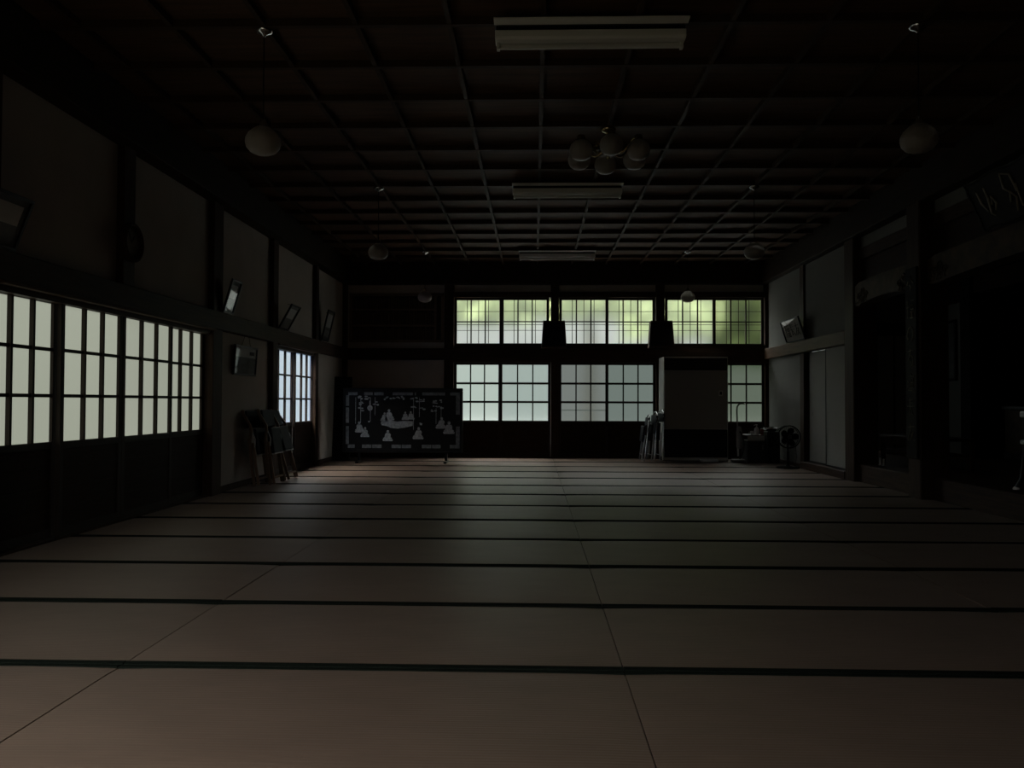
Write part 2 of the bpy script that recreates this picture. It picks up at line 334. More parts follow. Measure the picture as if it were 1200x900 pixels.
# ------------------------------------------------------------------ glazed sliding doors and windows
DN = [0]
def sash(ax, plane, a0, a1, zb, zt, g0, g1, rows, cols, pane, label, stile=.045, munv=.022, munh=.024, dep=.022, outer=None, rail=None, name='door', panel=True, colx=None, th=.032):
    """a glazed sash: ax = wall it stands in ('x': left wall, runs along y; 'y': far wall, runs along x); g0..g1 is the glazed height"""
    DN[0] += 1
    sgn = -1 if ax == 'x' else 1                     # direction to the outdoors
    def bx(mb, u0, u1, d0, d1, z0, z1):
        p, q = plane + sgn * d0, plane + sgn * d1
        lo, hi = min(p, q), max(p, q)
        return mb.box(lo, hi, u0, u1, z0, z1) if ax == 'x' else mb.box(u0, u1, lo, hi, z0, z1)
    loc = (plane, (a0 + a1) / 2, zb) if ax == 'x' else ((a0 + a1) / 2, plane, zb)
    root = thing('%s_%d' % (name, DN[0]), label, 'window' if name == 'window' else 'door', loc, None, 'structure')
    fr = MB(); bx(fr, a0, a0 + stile, 0, th, zb, zt); bx(fr, a1 - stile, a1, 0, th, zb, zt)
    bx(fr, a0 + stile, a1 - stile, 0, th, g1, zt); bx(fr, a0 + stile, a1 - stile, 0, th, g0 - .05, g0)
    if panel: bx(fr, a0 + stile, a1 - stile, 0, th, zb, zb + .06)
    fr.build('frame', M['lattice'], root, .002)
    la = MB(); u0, u1 = a0 + stile, a1 - stile
    for c in range(1, cols):
        u = u0 + (u1 - u0) * c / cols; bx(la, u - munv / 2, u + munv / 2, .022 - dep, .022, g0, g1)
    for r in range(1, rows):
        z = g0 + (g1 - g0) * r / rows; bx(la, u0, u1, .004, .02, z - munh / 2, z + munh / 2)
    la.build('lattice', M['lattice'], root)
    gl = MB(); p = plane + sgn * .023
    gl.add([(p, u0, g0), (p, u1, g0), (p, u1, g1), (p, u0, g1)] if ax == 'x' else [(u0, p, g0), (u1, p, g0), (u1, p, g1), (u0, p, g1)], [(0, 1, 2, 3)])
    gl.build('pane', pane, root)
    if panel:
        pn = MB(); bx(pn, u0, u1, .010, .022, zb + .06, g0 - .05)
        n = 4
        for i in range(1, n):
            z = zb + .06 + (g0 - .05 - zb - .06) * i / n; bx(pn, u0, u1, .004, .012, z - .008, z + .008)
        pn.build('lower_panel', M['panel'], root)
    if outer:                                        # thin bars of the outer sash seen through the glass
        ob = MB()
        for u in outer: bx(ob, u0 + u, u0 + u + .011, .0215, .034, g0, g1)
        for z in rail: bx(ob, u0, u1, .0215, .034, z - .004, z + .004)
        ob.build('outer_bars', M['lattice'], root)
    elif rail:
        ob = MB()
        for z in rail: bx(ob, u0, u1, .025, .045, z - .012, z + .012)
        ob.build('outer_rail', M['lattice'], root)
    return root

G0, G1, ZT = .672, 1.632, 1.66
inn, out_ = XL + .005, XL - .035
for a0, a1, pl, lab in [(1.25, 2.15, out_, 'out of view, nearest the viewer'), (2.12, 3.0, inn, 'out of view, second from the viewer'), (2.97, 3.85, inn, 'out of view, third from the viewer'), (3.82, 4.66, out_, 'out of view, beside the near pillar'),
                        (4.80, 5.58, out_, 'cut by the left edge of the photo'), (5.560, 6.402, inn, 'first complete one from the viewer'),
                        (6.412, 7.305, inn, 'on the far side of the gap with a sliver of daylight'), (7.275, 8.10, out_, 'farthest of its row, next to the plaster bay')]:
    sash('x', pl, a0, a1, .012, ZT, G0, G1, 3, 3, M['pane_left'], dep=.030, label='tall sliding door of the left row with frosted panes, ' + lab)
sash('x', out_, 10.15, 11.13, .012, ZT, G0, G1, 3, 3, M['pane_side'], dep=.030, label='bright bluish glazed side door nearer the leaning chairs')
sash('x', inn, 11.10, 11.99, .012, ZT, G0, G1, 3, 3, M['pane_side'], dep=.030, label='bright bluish glazed side door nearer the far corner')

FY = YF - .03
GL0, GL1 = .638, 1.602
ROWZ = None
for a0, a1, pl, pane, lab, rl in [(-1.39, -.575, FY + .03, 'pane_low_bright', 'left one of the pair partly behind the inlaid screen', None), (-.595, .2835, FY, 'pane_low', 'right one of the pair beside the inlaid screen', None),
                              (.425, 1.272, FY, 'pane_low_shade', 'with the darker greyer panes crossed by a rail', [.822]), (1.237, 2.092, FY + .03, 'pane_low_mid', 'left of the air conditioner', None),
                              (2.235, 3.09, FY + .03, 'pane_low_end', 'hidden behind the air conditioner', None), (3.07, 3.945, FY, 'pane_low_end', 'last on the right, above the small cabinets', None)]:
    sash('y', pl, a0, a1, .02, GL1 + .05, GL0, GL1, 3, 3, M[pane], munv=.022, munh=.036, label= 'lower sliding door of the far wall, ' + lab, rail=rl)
T0, T1 = 1.975, 2.725
for a0, a1, lab in [(-1.39, -.56, 'first of the six'), (-.575, .255, 'second of the six, left of the middle pillar'), (.43, 1.272, 'third of the six, right of the middle pillar'),
                    (1.237, 2.085, 'fourth of the six'), (2.25, 3.11, 'fifth of the six, over the air conditioner'), (3.08, 3.945, 'last of the six, in the right corner')]:
    w = (a1 - a0 - .09) / 3
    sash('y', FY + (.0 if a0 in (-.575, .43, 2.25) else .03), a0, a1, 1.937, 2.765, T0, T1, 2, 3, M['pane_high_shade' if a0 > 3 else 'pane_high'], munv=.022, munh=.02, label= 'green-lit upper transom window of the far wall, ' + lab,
         outer=[w * .70, w * 1.5, w * 2.2], rail=[2.53, 2.30, 2.20], name='window', panel=False)

# white sliding panels on the right wall
for i, (y0, y1, x, lab) in enumerate([(11.20, 12.02, XR + .04, 'farther one, beside the fan pillar'), (10.33, 11.23, XR, 'nearer one, beside the thick pillar')]):
    r = thing('door_%d' % (DN[0] + 1 + i), 'white paper sliding panel of the right wall, ' + lab, 'door', (x, (y0 + y1) / 2, .1), None, 'structure')
    box(x + .004, x + .024, y0 + .02, y1 - .02, .12, Z_NAG0 + .015).build('paper', M['fusuma'], r)
    MB().box(x, x + .028, y0, y0 + .02, .1, Z_NAG0 + .02).box(x, x + .028, y1 - .02, y1, .1, Z_NAG0 + .02).box(x, x + .028, y0, y1, .1, .12).build('frame', M['black'], r)
    yy = 11.88 if i == 0 else 10.48
    MB().lathe([(.028, 0), (.028, .006), (.018, .006), (.015, .002)], (x + .004, yy, .80), 16, axis='x').build('finger_pull', M['black'], r)

# ------------------------------------------------------------------ the dark panel with rows of slats, upper far left
r = thing('slatted_transom', 'dark wooden slatted panel in three rows above the far left rail', 'panel', ((XL - 1.47) / 2, YF, 2.0))
x0, x1, z0, z1 = -3.22, -1.57, 1.99, 2.845
MB().box(x0, x1, YF - .03, YF, z0, z0 + .04).box(x0, x1, YF - .03, YF, z1 - .05, z1).box(x0, x0 + .05, YF - .03, YF, z0, z1).box(x1 - .05, x1, YF - .03, YF, z0, z1).box(x1 - .17, x1 - .13, YF - .03, YF, z0, z1).build('frame', M['tag_rail'], r, .003)
for z in (2.28, 2.56): box(x0 + .05, x1 - .17, YF - .026, YF, z - .015, z + .015).build('rail', M['tag_rail'], r, .002)
box(x0, x1, YF - .006, YF, z0, z1).build('backing', M['lattice'], r)
mb = MB(); x = x0 + .06
while x < x1 - .2:
    w = random.uniform(.022, .034)
    for za, zb in ((z0 + .04, 2.265), (2.295, 2.545), (2.575, z1 - .05)):
        mb.box(x, x + w, YF - random.uniform(.012, .02), YF - .004, za, zb - random.uniform(0, .05))
    x += w + .012
mb.build('slats', M['tag_slat'], r)

# ------------------------------------------------------------------ TATAMI
CX = [XL + .02, -1.5, .325, 2.145, XR - .01]; PITCH = .92; Y0 = 2.935 - 2 * PITCH
rown = ['first', 'second', 'third', 'fourth', 'fifth', 'sixth', 'seventh', 'eighth', 'ninth', 'tenth', 'eleventh', 'twelfth', 'farthest']
coln = ['against the left wall', 'left of the central seam', 'right of the central seam', 'along the right side']
def make_tatami(w, d):
    r = bpy.data.objects.new('tatami_mat', None); COL.objects.link(r); r.empty_display_size = .1
    ORG[r.name] = Vector((0, 0, 0)); a, b = w / 2 - .002, d / 2 - .003
    # slightly domed woven face over a straw core
    mb = MB(); nx, ny = 16, 10; vs = []
    for j in range(ny + 1):
        for i in range(nx + 1):
            u, v = 2 * i / nx - 1, 2 * j / ny - 1
            eu, ev = max(0, (abs(u) - .985) / .015), max(0, (abs(v) - .96) / .04)
            vs.append((u * a, v * (b - .002), .0 - .004 * (u ** 8) - .004 * (v ** 8)))
    mb.add(vs, [(j * (nx + 1) + i, j * (nx + 1) + i + 1, (j + 1) * (nx + 1) + i + 1, (j + 1) * (nx + 1) + i) for j in range(ny) for i in range(nx)], True)
    rim = [j for j in range(nx + 1)] + [(j + 1) * (nx + 1) - 1 for j in range(1, ny + 1)] + [ny * (nx + 1) + i for i in range(nx - 1, -1, -1)] + [j * (nx + 1) for j in range(ny - 1, 0, -1)]
    n = len(mb.v); top = [mb.v[i] for i in rim]; low = [Vector((p.x, p.y, -.056)) for p in top]; m_ = len(rim)
    mb.add(top + low, [(i, (i + 1) % m_, (i + 1) % m_ + m_, i + m_) for i in range(m_)] + [tuple(range(m_, 2 * m_))])
    mb.build('woven_surface', M['tatami'], r)
    for s in (-1, 1):
        pr = [(s * b, -.055), (s * b, -.007), (s * (b - .002), -.0028), (s * (b - .007), -.0008), (s * (b - .025), .0010), (s * (b - .030), .0008), (s * (b - .030), -.01), (s * (b - .006), -.03), (s * (b - .006), -.055)]
        MB().prism(pr, 'x', -a, a).build('cloth_border', M['heri'], r)
    return r
protos = [make_tatami(CX[i + 1] - CX[i], PITCH) for i in range(4)]
for k in range(14):
    yc = Y0 + PITCH * (k + .5)
    for c in range(4):
        xc = (CX[c] + CX[c + 1]) / 2
        yj = random.uniform(-.001, .001); loc = (xc, yc + yj, random.uniform(-.0012, .0012))
        lab = 'woven tatami mat, %s, %s' % (rown[k - 1] + ' row up from photo bottom' if k else 'row just below the photo edge', coln[c])
        if k == 0:
            o = protos[c]; o.location = loc; tag(o, lab, 'tatami mat', 'tatami mats of the hall')
        else:
            o = dup(protos[c], loc, lab)
        o.rotation_euler = (0, 0, radians(random.uniform(-.05, .05)))

# ------------------------------------------------------------------ SANCTUARY on the right
SZ = .205
struct('floor_sanctuary', box(XR + .1, 9.2, YB, 13.0, SZ - .06, SZ), M['wood_y'], 'raised dark board floor of the sanctuary', 'floor')
struct('trim_11', MB().box(XR - .01, XR + .12, 8.48, 10.04, -.06, SZ + .005), M['wood_y'], 'raised wooden step of the farther sanctuary bay', 'step', .008)
struct('trim_12', MB().box(XR - .01, XR + .12, YB, 8.20, -.06, SZ + .015), M['wood_y'], 'raised wooden step of the nearer sanctuary bay', 'step', .008)
struct('trim_13', MB().box(XR + .0, XR + .06, 8.48, 10.04, 2.72, 2.86).box(XR + .0, XR + .06, YB, 8.20, 2.72, 2.86), M['wood_y'], 'dark lintel under the plaster strip of the sanctuary', 'lintel', .005)
def koryo(y0, y1, name, lab):
    """carved rainbow beam: cambered underside, tapered and scrolled ends"""
    n = 24; top = []; bot = []
    for i in range(n + 1):
        t = i / n; y = y0 + (y1 - y0) * t; e = min(t, 1 - t) * (y1 - y0)
        top.append((y, 2.42 + .02 * sin(pi * t) - (.03 * max(0, 1 - e / .12)))); bot.append((y, 2.14 + .05 * sin(pi * t) + .02 * cos(e * 28) * max(0, 1 - e / .45)))
    mb = MB().prism(top + bot[::-1], 'x', XR - .06, XR + .12)
    for e, s in ((y0, 1), (y1, -1)):
        for k in range(3):
            c = (XR - .062, e + s * (.14 + .10 * k), 2.25 + .05 * (k % 2)); pts = []
            for j in range(22):
                a = j * .42; q = .055 * (1 - j / 26); pts.append((c[0], c[1] + s * q * cos(a), c[2] + q * sin(a)))
            mb.tube(pts, .007, 6)
        for k in range(4): mb.tube([(XR - .062, e + s * (.05 + .07 * k), 2.17), (XR - .066, e + s * (.09 + .07 * k), 2.20 + .02 * k), (XR - .062, e + s * (.15 + .07 * k), 2.18)], .006, 6)
    struct(name, mb, M['carved'], lab, 'beam')
koryo(8.48, 10.04, 'beam', 'carved scrolled beam over the farther sanctuary bay')
koryo(4.63, 8.20, 'beam', 'carved scrolled beam over the nearer sanctuary bay')
struct('trim_14', MB().box(XR + .04, XR + .07, 8.48, 10.04, 2.42, 2.74).box(XR + .04, XR + .07, 4.63, 8.2, 2.42, 2.74), M['panel'], 'dark board above the carved sanctuary beams', 'panel')
# inner walls
struct('wall_sanctuary_end', MB().box(XR + .1, 4.2, 13.0, 13.06, SZ, 2.03).box(5.1, 6.3, 13.0, 13.06, SZ, 2.03).box(XR + .1, 6.3, 13.0, 13.06, 2.24, Z_CEIL), M['plaster'], 'dim inner end wall seen past the thick pillar', 'wall')
struct('trim_15', box(XR + .1, 6.3, 12.94, 13.06, 2.03, 2.24), M['black_matte'], 'black lintel band across the inner end wall', 'lintel')
mb = MB(); mb.box(5.70, 5.725, 12.985, 13.0, SZ, 2.03)
struct('trim_16', mb, M['lattice'], 'upright joint between the dim inner end panels', 'trim')
struct('wall_sanctuary_side', box(6.15, 6.2, 11.68, 13.0, SZ, 2.42), M['plaster_white'], 'pale inner wall panel carrying a framed picture', 'wall')
struct('pillar', box(6.06, 6.26, 11.40, 11.68, SZ, Z_CEIL), M['black_matte'], 'black lacquered inner sanctuary pillar', 'pillar', .01)
struct('wall_sanctuary_back', MB().box(9.1, 9.2, YB, 13.0, SZ, Z_CEIL).box(6.2, 9.2, 12.4, 12.46, SZ, Z_CEIL), M['panel'], 'unlit back of the sanctuary', 'wall')
struct('ceiling_sanctuary', box(XR + .2, 9.2, YB, 13.06, Z_CEIL, Z_CEIL + .06), M['beam'], 'unlit ceiling of the sanctuary', 'ceiling')
struct('trim_17', box(6.1, 6.22, 6.0, 11.4, 2.50, 2.75), M['wood_y'], 'dark inner lintel deep in the sanctuary', 'lintel', .005)
struct('trim_18', box(6.16, 6.2, 11.68, 13.0, 2.42, Z_CEIL), M['panel'], 'dark board above the pale inner panel', 'panel')

# framed picture on the inner panel
r = thing('framed_picture', 'tall dark framed picture on the pale inner wall of the sanctuary', 'picture', (6.14, 12.1, 1.3))
y0, y1, z0, z1 = 11.92, 12.62, 1.29, 2.18
MB().box(6.115, 6.148, y0, y0 + .04, z0, z1).box(6.115, 6.148, y1 - .04, y1, z0, z1).box(6.115, 6.148, y0, y1, z0, z0 + .04).box(6.115, 6.148, y0, y1, z1 - .04, z1).build('frame', M['black'], r, .004)
box(6.13, 6.146, y0 + .03, y1 - .03, z0 + .03, z1 - .03).build('print', M['photo_dark'], r)

# unseen glowing door, added to brighten the inner walls of the sanctuary
sash('y', 12.95, 4.2, 5.1, SZ + .01, 1.95, .75, 1.90, 3, 3, M['pane_added'], label='added unseen glowing door brightening the sanctuary inner walls')

# low writing table behind the step of the farther bay
r = thing('low_table', 'low dark table standing just inside the farther sanctuary bay', 'table', (4.75, 9.7, SZ))
tx0, tx1, ty0, ty1, h = 4.42, 4.95, 9.15, 10.55, SZ + .36
box(tx0, tx1, ty0, ty1, h - .03, h).build('tabletop', M['wood_y'], r, .004)
for ax in (tx0 + .02, tx1 - .06):
    for ay in (ty0 + .05, ty1 - .10): box(ax, ax + .04, ay, ay + .05, SZ, h - .03).build('leg', M['wood_z'], r, .003)
MB().box(tx0 + .02, tx0 + .045, ty0 + .05, ty1 - .06, h - .11, h - .03).box(tx0 + .02, tx0 + .04, ty0 + .05, ty1 - .06, SZ + .12, SZ + .15).build('apron', M['wood_y'], r, .002)
box(tx0 + .03, tx1 - .06, ty0 + .1, ty1 - .12, SZ + .16, SZ + .18).build('shelf', M['wood_y'], r, .002)
tag(MB().tube([(4.30, 8.92, SZ + .012), (4.36, 9.08, SZ + .12), (4.43, 9.14, SZ + .17)], .011, 8).build('wooden_stick', M['rail_y']), 'pale stick leaning against the low table end', 'stick')
for i, (yy, ln) in enumerate(((10.0, .075), (9.9, .07))):
    r = thing('candle', 'short pale candle beside the thick pillar, ' + ('farther one' if i == 0 else 'nearer one'), 'candle', (4.22, yy, SZ), 'candles on the sanctuary step')
    MB().lathe([(.02, 0), (.02, .008), (.012, .012), (.012, .012 + ln), (.004, .016 + ln)], (4.22, yy, SZ), 14).build('wax', M['white_enamel'], r)
    MB().tube([(4.22, yy, SZ + .01 + ln), (4.223, yy, SZ + .03 + ln)], .0015, 5).build('wick', M['ink'], r)

# altar and what stands on it
r = thing('altar_table', 'dark broad altar table deep in the sanctuary at the photo edge', 'table', (6.75, 9.9, SZ))
ax0, ax1, ay0, ay1, ah = 6.35, 7.15, 8.2, 11.1, .93
box(ax0 - .03, ax1 + .03, ay0 - .03, ay1 + .03, ah - .05, ah).build('tabletop', M['black'], r, .006)
box(ax0, ax1, ay0, ay1, SZ + .10, ah - .05).build('front_panel', M['carved'], r, .005)
MB().box(ax0 - .02, ax1 + .02, ay0 - .02, ay1 + .02, SZ, SZ + .10).build('plinth', M['black'], r, .006)
for i, yy in enumerate((10.62, 10.26, 9.92)):
    lab = ['leftmost', 'middle', 'rightmost'][i]
    r = thing('memorial_tablet', 'small upright tablet on the dark altar, %s of three' % lab, 'tablet', (6.6, yy, ah), 'tablets on the altar')
    MB().box(6.52, 6.68, yy - .075, yy + .075, ah, ah + .05).build('foot', M['black'], r, .006)
    MB().prism([(yy - .05, ah + .05), (yy + .05, ah + .05), (yy + .055, ah + .36), (yy + .03, ah + .41), (yy, ah + .43), (yy - .03, ah + .41), (yy - .055, ah + .36)], 'x', 6.585, 6.615).build('upright', M['gilt'], r, .003)
r = thing('altar_shelf', 'dark raised shelf behind the altar table', 'shelf', (7.4, 9.9, SZ))
box(7.2, 7.7, 8.2, 11.1, SZ, 1.2).build('case', M['black_matte'], r, .01)
box(7.17, 7.73, 8.15, 11.15, 1.2, 1.25).build('top', M['black'], r, .006)

# pale-legged chair cut by the right edge of the photograph
r = thing('low_chair', 'low chair with pale edges cut by the right edge of the photo', 'chair', (4.5, 7.1, SZ))
cx, cy = 4.5, 7.0
def cl(x, y, z): return (cx + x, cy + y, SZ + z)
for sx, sy in ((-1, 1), (1, 1), (-1, -1), (1, -1)):
    MB().tube([cl(.21 * sx, .20 * sy, .41), cl(.23 * sx, .22 * sy, .10), cl(.26 * sx, .25 * sy, .012)], [.014, .016, .02], 8).build('leg', M['dark_plastic'], r)
    MB().lathe([(.026, 0), (.028, .012), (.018, .026)], cl(.26 * sx, .25 * sy, 0), 12).build('foot_cap', M['white_plastic'], r)
box(cx - .24, cx + .24, cy - .23, cy + .23, SZ + .40, SZ + .44).build('seat', M['white_plastic'], r, .012, 2)
box(cx - .21, cx + .21, cy - .20, cy + .20, SZ + .44, SZ + .465).build('cushion', M['vinyl'], r, .012, 2)
for sy in (1, -1): MB().tube([cl(-.20, .21 * sy, .42), cl(-.21, .215 * sy, .66)], .014, 8).build('back_post', M['dark_plastic'], r)
box(cx - .235, cx - .19, cy - .24, cy + .24, SZ + .635, SZ + .69).build('backrest', M['white_plastic'], r, .012, 2)

# ------------------------------------------------------------------ brush-like marks
def strokes(mb, sts, fn, r):
    """each stroke is a list of (u, v) points; fn maps them into the world"""
    for st in sts:
        pts = [fn(u, v) for u, v in st]; n = len(pts)
        mb.tube(pts, [r * (.55 + .6 * sin(pi * (.15 + .75 * i / max(1, n - 1)))) for i in range(n)], 6)
GLYPHS = [
    [[(-.4, .0), (-.1, .35), (.0, .45)], [(.0, .45), (.2, .2), (.45, .0)], [(-.1, .0), (.12, -.15), (.0, -.35)]],
    [[(-.42, .4), (-.2, .42)], [(-.3, .5), (-.32, -.5)], [(-.45, .1), (-.15, .12)], [(.0, .42), (.42, .44)], [(.05, .2), (.4, .2), (.38, -.02), (.06, -.02), (.05, .2)], [(.0, -.15), (.42, -.15), (.42, -.48), (.02, -.48), (.0, -.15)], [(.2, -.15), (.2, -.48)]],
    [[(.05, .35), (-.1, -.2), (-.32, -.38), (-.42, -.1), (-.2, .3), (.15, .38), (.4, .15), (.38, -.2), (.1, -.45)]],
    [[(-.35, .35), (.3, .42)], [(.0, .5), (-.05, .1), (-.35, -.15)], [(.0, .15), (.35, .0), (.3, -.4), (-.1, -.45)], [(-.2, -.1), (.1, -.25)]],
    [[(-.42, .1), (-.3, .0)], [(-.4, -.1), (-.25, -.4), (.42, -.45)], [(-.05, .35), (.4, .35)], [(.02, .22), (.35, .22), (.35, -.25), (.02, -.25), (.02, .22)], [(.02, .0), (.35, .0)], [(.05, .5), (.15, .38)]],
    [[(-.15, .5), (-.15, .05)], [(-.15, .4), (.3, .4)], [(-.15, .25), (.25, .25)], [(-.45, .05), (.45, .05)], [(-.1, .05), (-.15, -.4), (.0, -.3)], [(.0, -.05), (.4, -.45)]],
    [[(-.4, .25), (.4, .3)], [(-.05, .5), (-.1, .0), (-.42, -.45)], [(-.1, .05), (.3, .05), (.05, -.3), (-.2, -.45)], [(-.02, -.12), (.42, -.48)]],
]
# vertical inscribed board on the thick pillar
r = thing('inscribed_board', 'tall narrow dark board of brush characters on the thick sanctuary pillar', 'sign', (3.85, 8.33, .42))
box(3.832, 3.858, 8.215, 8.45, .40, 2.34).build('board', M['plaque'], r, .004)
zc = 2.17
for i, g in enumerate(GLYPHS):
    c = zc - i * .25; mb = MB()
    strokes(mb, g, lambda u, v: (3.830, 8.335 - u * .17, c + v * .19), .0058)
    mb.build('character', M['gilt'], r)

# big tilted plaque above the nearer bay
tilt = math.atan2(.17, .42)
# local frame: u along -y (to the viewer), v up along the tilted face, w out of the face into the hall
def tilted(yc, xb, zb, ang, facing):
    """facing +1: hangs on the left wall and faces +x; -1: on the right wall and faces -x"""
    u = Vector((0, -facing, 0)); v = Vector((facing * sin(ang), 0, cos(ang))); w = Vector((facing * cos(ang), 0, -sin(ang)))
    u = v.cross(w)
    m = Matrix.Identity(4)
    for i in range(3): m[i][0], m[i][1], m[i][2], m[i][3] = u[i], v[i], w[i], (xb, yc, zb)[i]
    return m
T = tilted(6.30, 3.925, 2.452, tilt, -1)
r = thing('wooden_plaque', 'large dark wavy-edged plaque of carved characters leaning above the sanctuary', 'sign', (3.9, 6.30, 2.45))
hw, hh = .78, .45
poly = []
def wav(a, b, n, amp, ax):
    out = []
    for i in range(n):
        t = i / n; p = (a[0] + (b[0] - a[0]) * t, a[1] + (b[1] - a[1]) * t); d = amp * sin(2 * pi * t * 3)
        out.append((p[0] + (d if ax else 0), p[1] + (0 if ax else d)))
    return out
poly = wav((-hw, 0), (hw, 0), 24, .010, 0) + wav((hw, 0), (hw + .03, hh), 10, .010, 1) + wav((hw + .03, hh), (-hw - .03, hh), 24, .014, 0) + wav((-hw - .03, hh), (-hw, 0), 10, .010, 1)
MB(T).prism(poly, 'z', 0, .035).build('board', M['plaque'], r)
mb = MB(T); pts = [(p[0] * .965, hh / 2 + (p[1] - hh / 2) * .93, .037) for p in poly]; mb.tube(pts + [pts[0]], .006, 6); mb.build('rim', M['plaque'], r)
for c, sts in [((-.56, .26), [[(-.5, .4), (-.45, -.1), (-.2, -.5)], [(.05, .45), (.1, 0), (-.05, -.6), (.15, -.75)], [(.2, -.3), (.35, .05), (.5, -.3), (.3, -.55)]]),
               ((-.22, .24), [[(-.3, .8), (-.4, .2), (-.05, -.1)], [(-.2, .75), (.25, .6), (.3, -.1)], [(-.3, -.4), (-.1, .0), (.15, -.3), (-.1, -.8)], [(.4, .2), (.3, -.7)]]),
               ((.18, .23), GLYPHS[4]), ((.55, .23), GLYPHS[1])]:
    mb = MB(T); strokes(mb, sts, lambda u, v: (c[0] + u * .20, c[1] + v * .21, .038), .009); mb.build('character', M['gilt'], r)

# ------------------------------------------------------------------ tilted picture frames on the rails
def leaning_frame(yc, xb, zb, w, h, ang, facing, label, content, group='frames leaning out from the wall rails', cat='picture', name='picture_frame'):
    T = tilted(yc, xb, zb, ang, facing); r = thing(name, label, cat, (xb, yc, zb), group); b = .022
    MB(T).box(-w / 2, w / 2, 0, b, 0, .022).box(-w / 2, w / 2, h - b, h, 0, .022).box(-w / 2, -w / 2 + b, b, h - b, 0, .022).box(w / 2 - b, w / 2, b, h - b, 0, .022).build('frame', M['black'], r, .002)
    p = MB(T).box(-w / 2 + b, w / 2 - b, b, h - b, .002, .008).build('print', M[{'photo': 'photo_dark', 'script': 'paper', 'plain': 'photo_sky'}[content]], r)
    if content == 'script':
        for c, g in ((-.26, 1), (.0, 5), (.26, 6)):
            mb = MB(T); strokes(mb, GLYPHS[g], lambda u, v: (c * w + u * w * .26, h * .5 + v * h * .55, .009), .006); mb.build('character', M['ink'], p)
    if content == 'photo':
        MB(T).box(-w / 2 + .06, w / 2 - .06, h * .45, h - .06, .008, .0095).build('image', M['photo_sky'], p)
    MB(T).add([(-w / 2 + b, b, .014), (w / 2 - b, b, .014), (w / 2 - b, h - b, .014), (-w / 2 + b, h - b, .014)], [(0, 1, 2, 3)]).build('glass', M['picture_glass'], r)
    MB(T).tube([(-w * .3, h - .02, -.002), (0, h * .9, -.5 * (h * sin(ang)) - .01), (w * .3, h - .02, -.002)], .002, 5).build('hanging_cord', M['black_matte'], r)
    return r
leaning_frame(4.66, -3.235, Z_NAG1 + .006, .50, .335, radians(21), 1, 'dark framed picture leaning over the rail, cut by the left photo edge', 'photo')
leaning_frame(8.40, -3.235, Z_NAG1 + .006, .27, .36, radians(16.5), 1, 'narrow leaning frame whose glass reflects the far windows', 'photo')
leaning_frame(10.29, -3.235, Z_NAG1 + .006, .385, .35, radians(29), 1, 'steeply leaning frame above the bright side doors', 'photo')
leaning_frame(12.34, -3.235, Z_NAG1 + .006, .39, .48, radians(13), 1, 'leaning frame on the left rail nearest the far corner', 'photo')
leaning_frame(12.20, 3.925, Z_NAG1 + .004, .86, .355, radians(18), -1, 'framed brush writing leaning on the right wall rail', 'script')
# small framed photograph hung on cords in the plaster bay
r = leaning_frame(9.09, XL + .012, 1.250, .70, .335, radians(4), 1, 'framed landscape photograph hanging on cords below the left rail', 'plain', None)
T = tilted(9.09, XL + .012, 1.250, radians(4), 1)
MB(T).box(-.328, .328, .022, .205, .008, .010).build('hill_image', M['photo_hill'], r)
MB(T).box(.12, .27, .235, .275, .008, .0105).build('caption', M['ink'], r)
for s in (-.14, .14): MB(T).tube([(s, .33, .004), (s * .4, .455, .004)], .0025, 5).build('cord', M['black_matte'], r)

# round wall clock on the short pillar
r = thing('wall_clock', 'round dark wall clock on the post above the sliding doors', 'clock', (XL + .06, 6.375, 2.225))
c = (XL + .061, 6.375, 2.225)
MB().lathe([(.150, 0), (.158, .02), (.155, .045), (.138, .052), (.134, .044), (.134, .012)], c, 40, axis='x').build('case', M['wood_z'], r)
MB().lathe([(.134, .012), (.0001, .014)], c, 40, axis='x').build('dial', M['paper'], r)
mb = MB()
for k in range(12):
    a = k * pi / 6; mb.tube([(c[0] + .017, c[1] + .105 * sin(a), c[2] + .105 * cos(a)), (c[0] + .017, c[1] + .122 * sin(a), c[2] + .122 * cos(a))], .003, 4)
mb.build('hour_marks', M['ink'], r)
MB().tube([(c[0] + .02, c[1], c[2]), (c[0] + .02, c[1] + .04, c[2] + .055)], .004, 5).build('hour_hand', M['ink'], r)
MB().tube([(c[0] + .023, c[1], c[2]), (c[0] + .023, c[1] - .06, c[2] + .08)], .003, 5).build('minute_hand', M['ink'], r)

# dark tapered boxes on the far pillars between the transoms
for i, (x, lab) in enumerate(((.335, 'on the middle pillar between the transoms'), (2.155, 'on the pillar above the air conditioner'))):
    r = thing('hanging_box', 'dark tapered box ' + lab, 'box', (x, YF - .1, 1.88), 'dark boxes on the far pillars')
    y0, y1 = YF - .30, YF - .09; z0, z1 = Z_NAG1 + .002, 2.345; a, b = .215, .185
    MB().hexa([(x - a, y0, z0), (x + a, y0, z0), (x + a, y1, z0), (x - a, y1, z0)], [(x - b, y0 + .03, z1), (x + b, y0 + .03, z1), (x + b, y1, z1), (x - b, y1, z1)]).build('case', M['wood_z'], r, .006)
    MB().hexa([(x - a + .03, y0 - .002, z0 + .03), (x + a - .03, y0 - .002, z0 + .03), (x + a - .03, y0 + .01, z0 + .03), (x - a + .03, y0 + .01, z0 + .03)],
              [(x - b + .02, y0 + .026, z1 - .03), (x + b - .02, y0 + .026, z1 - .03), (x + b - .02, y0 + .04, z1 - .03), (x - b + .02, y0 + .04, z1 - .03)]).build('front_cloth', M['black_matte'], r)

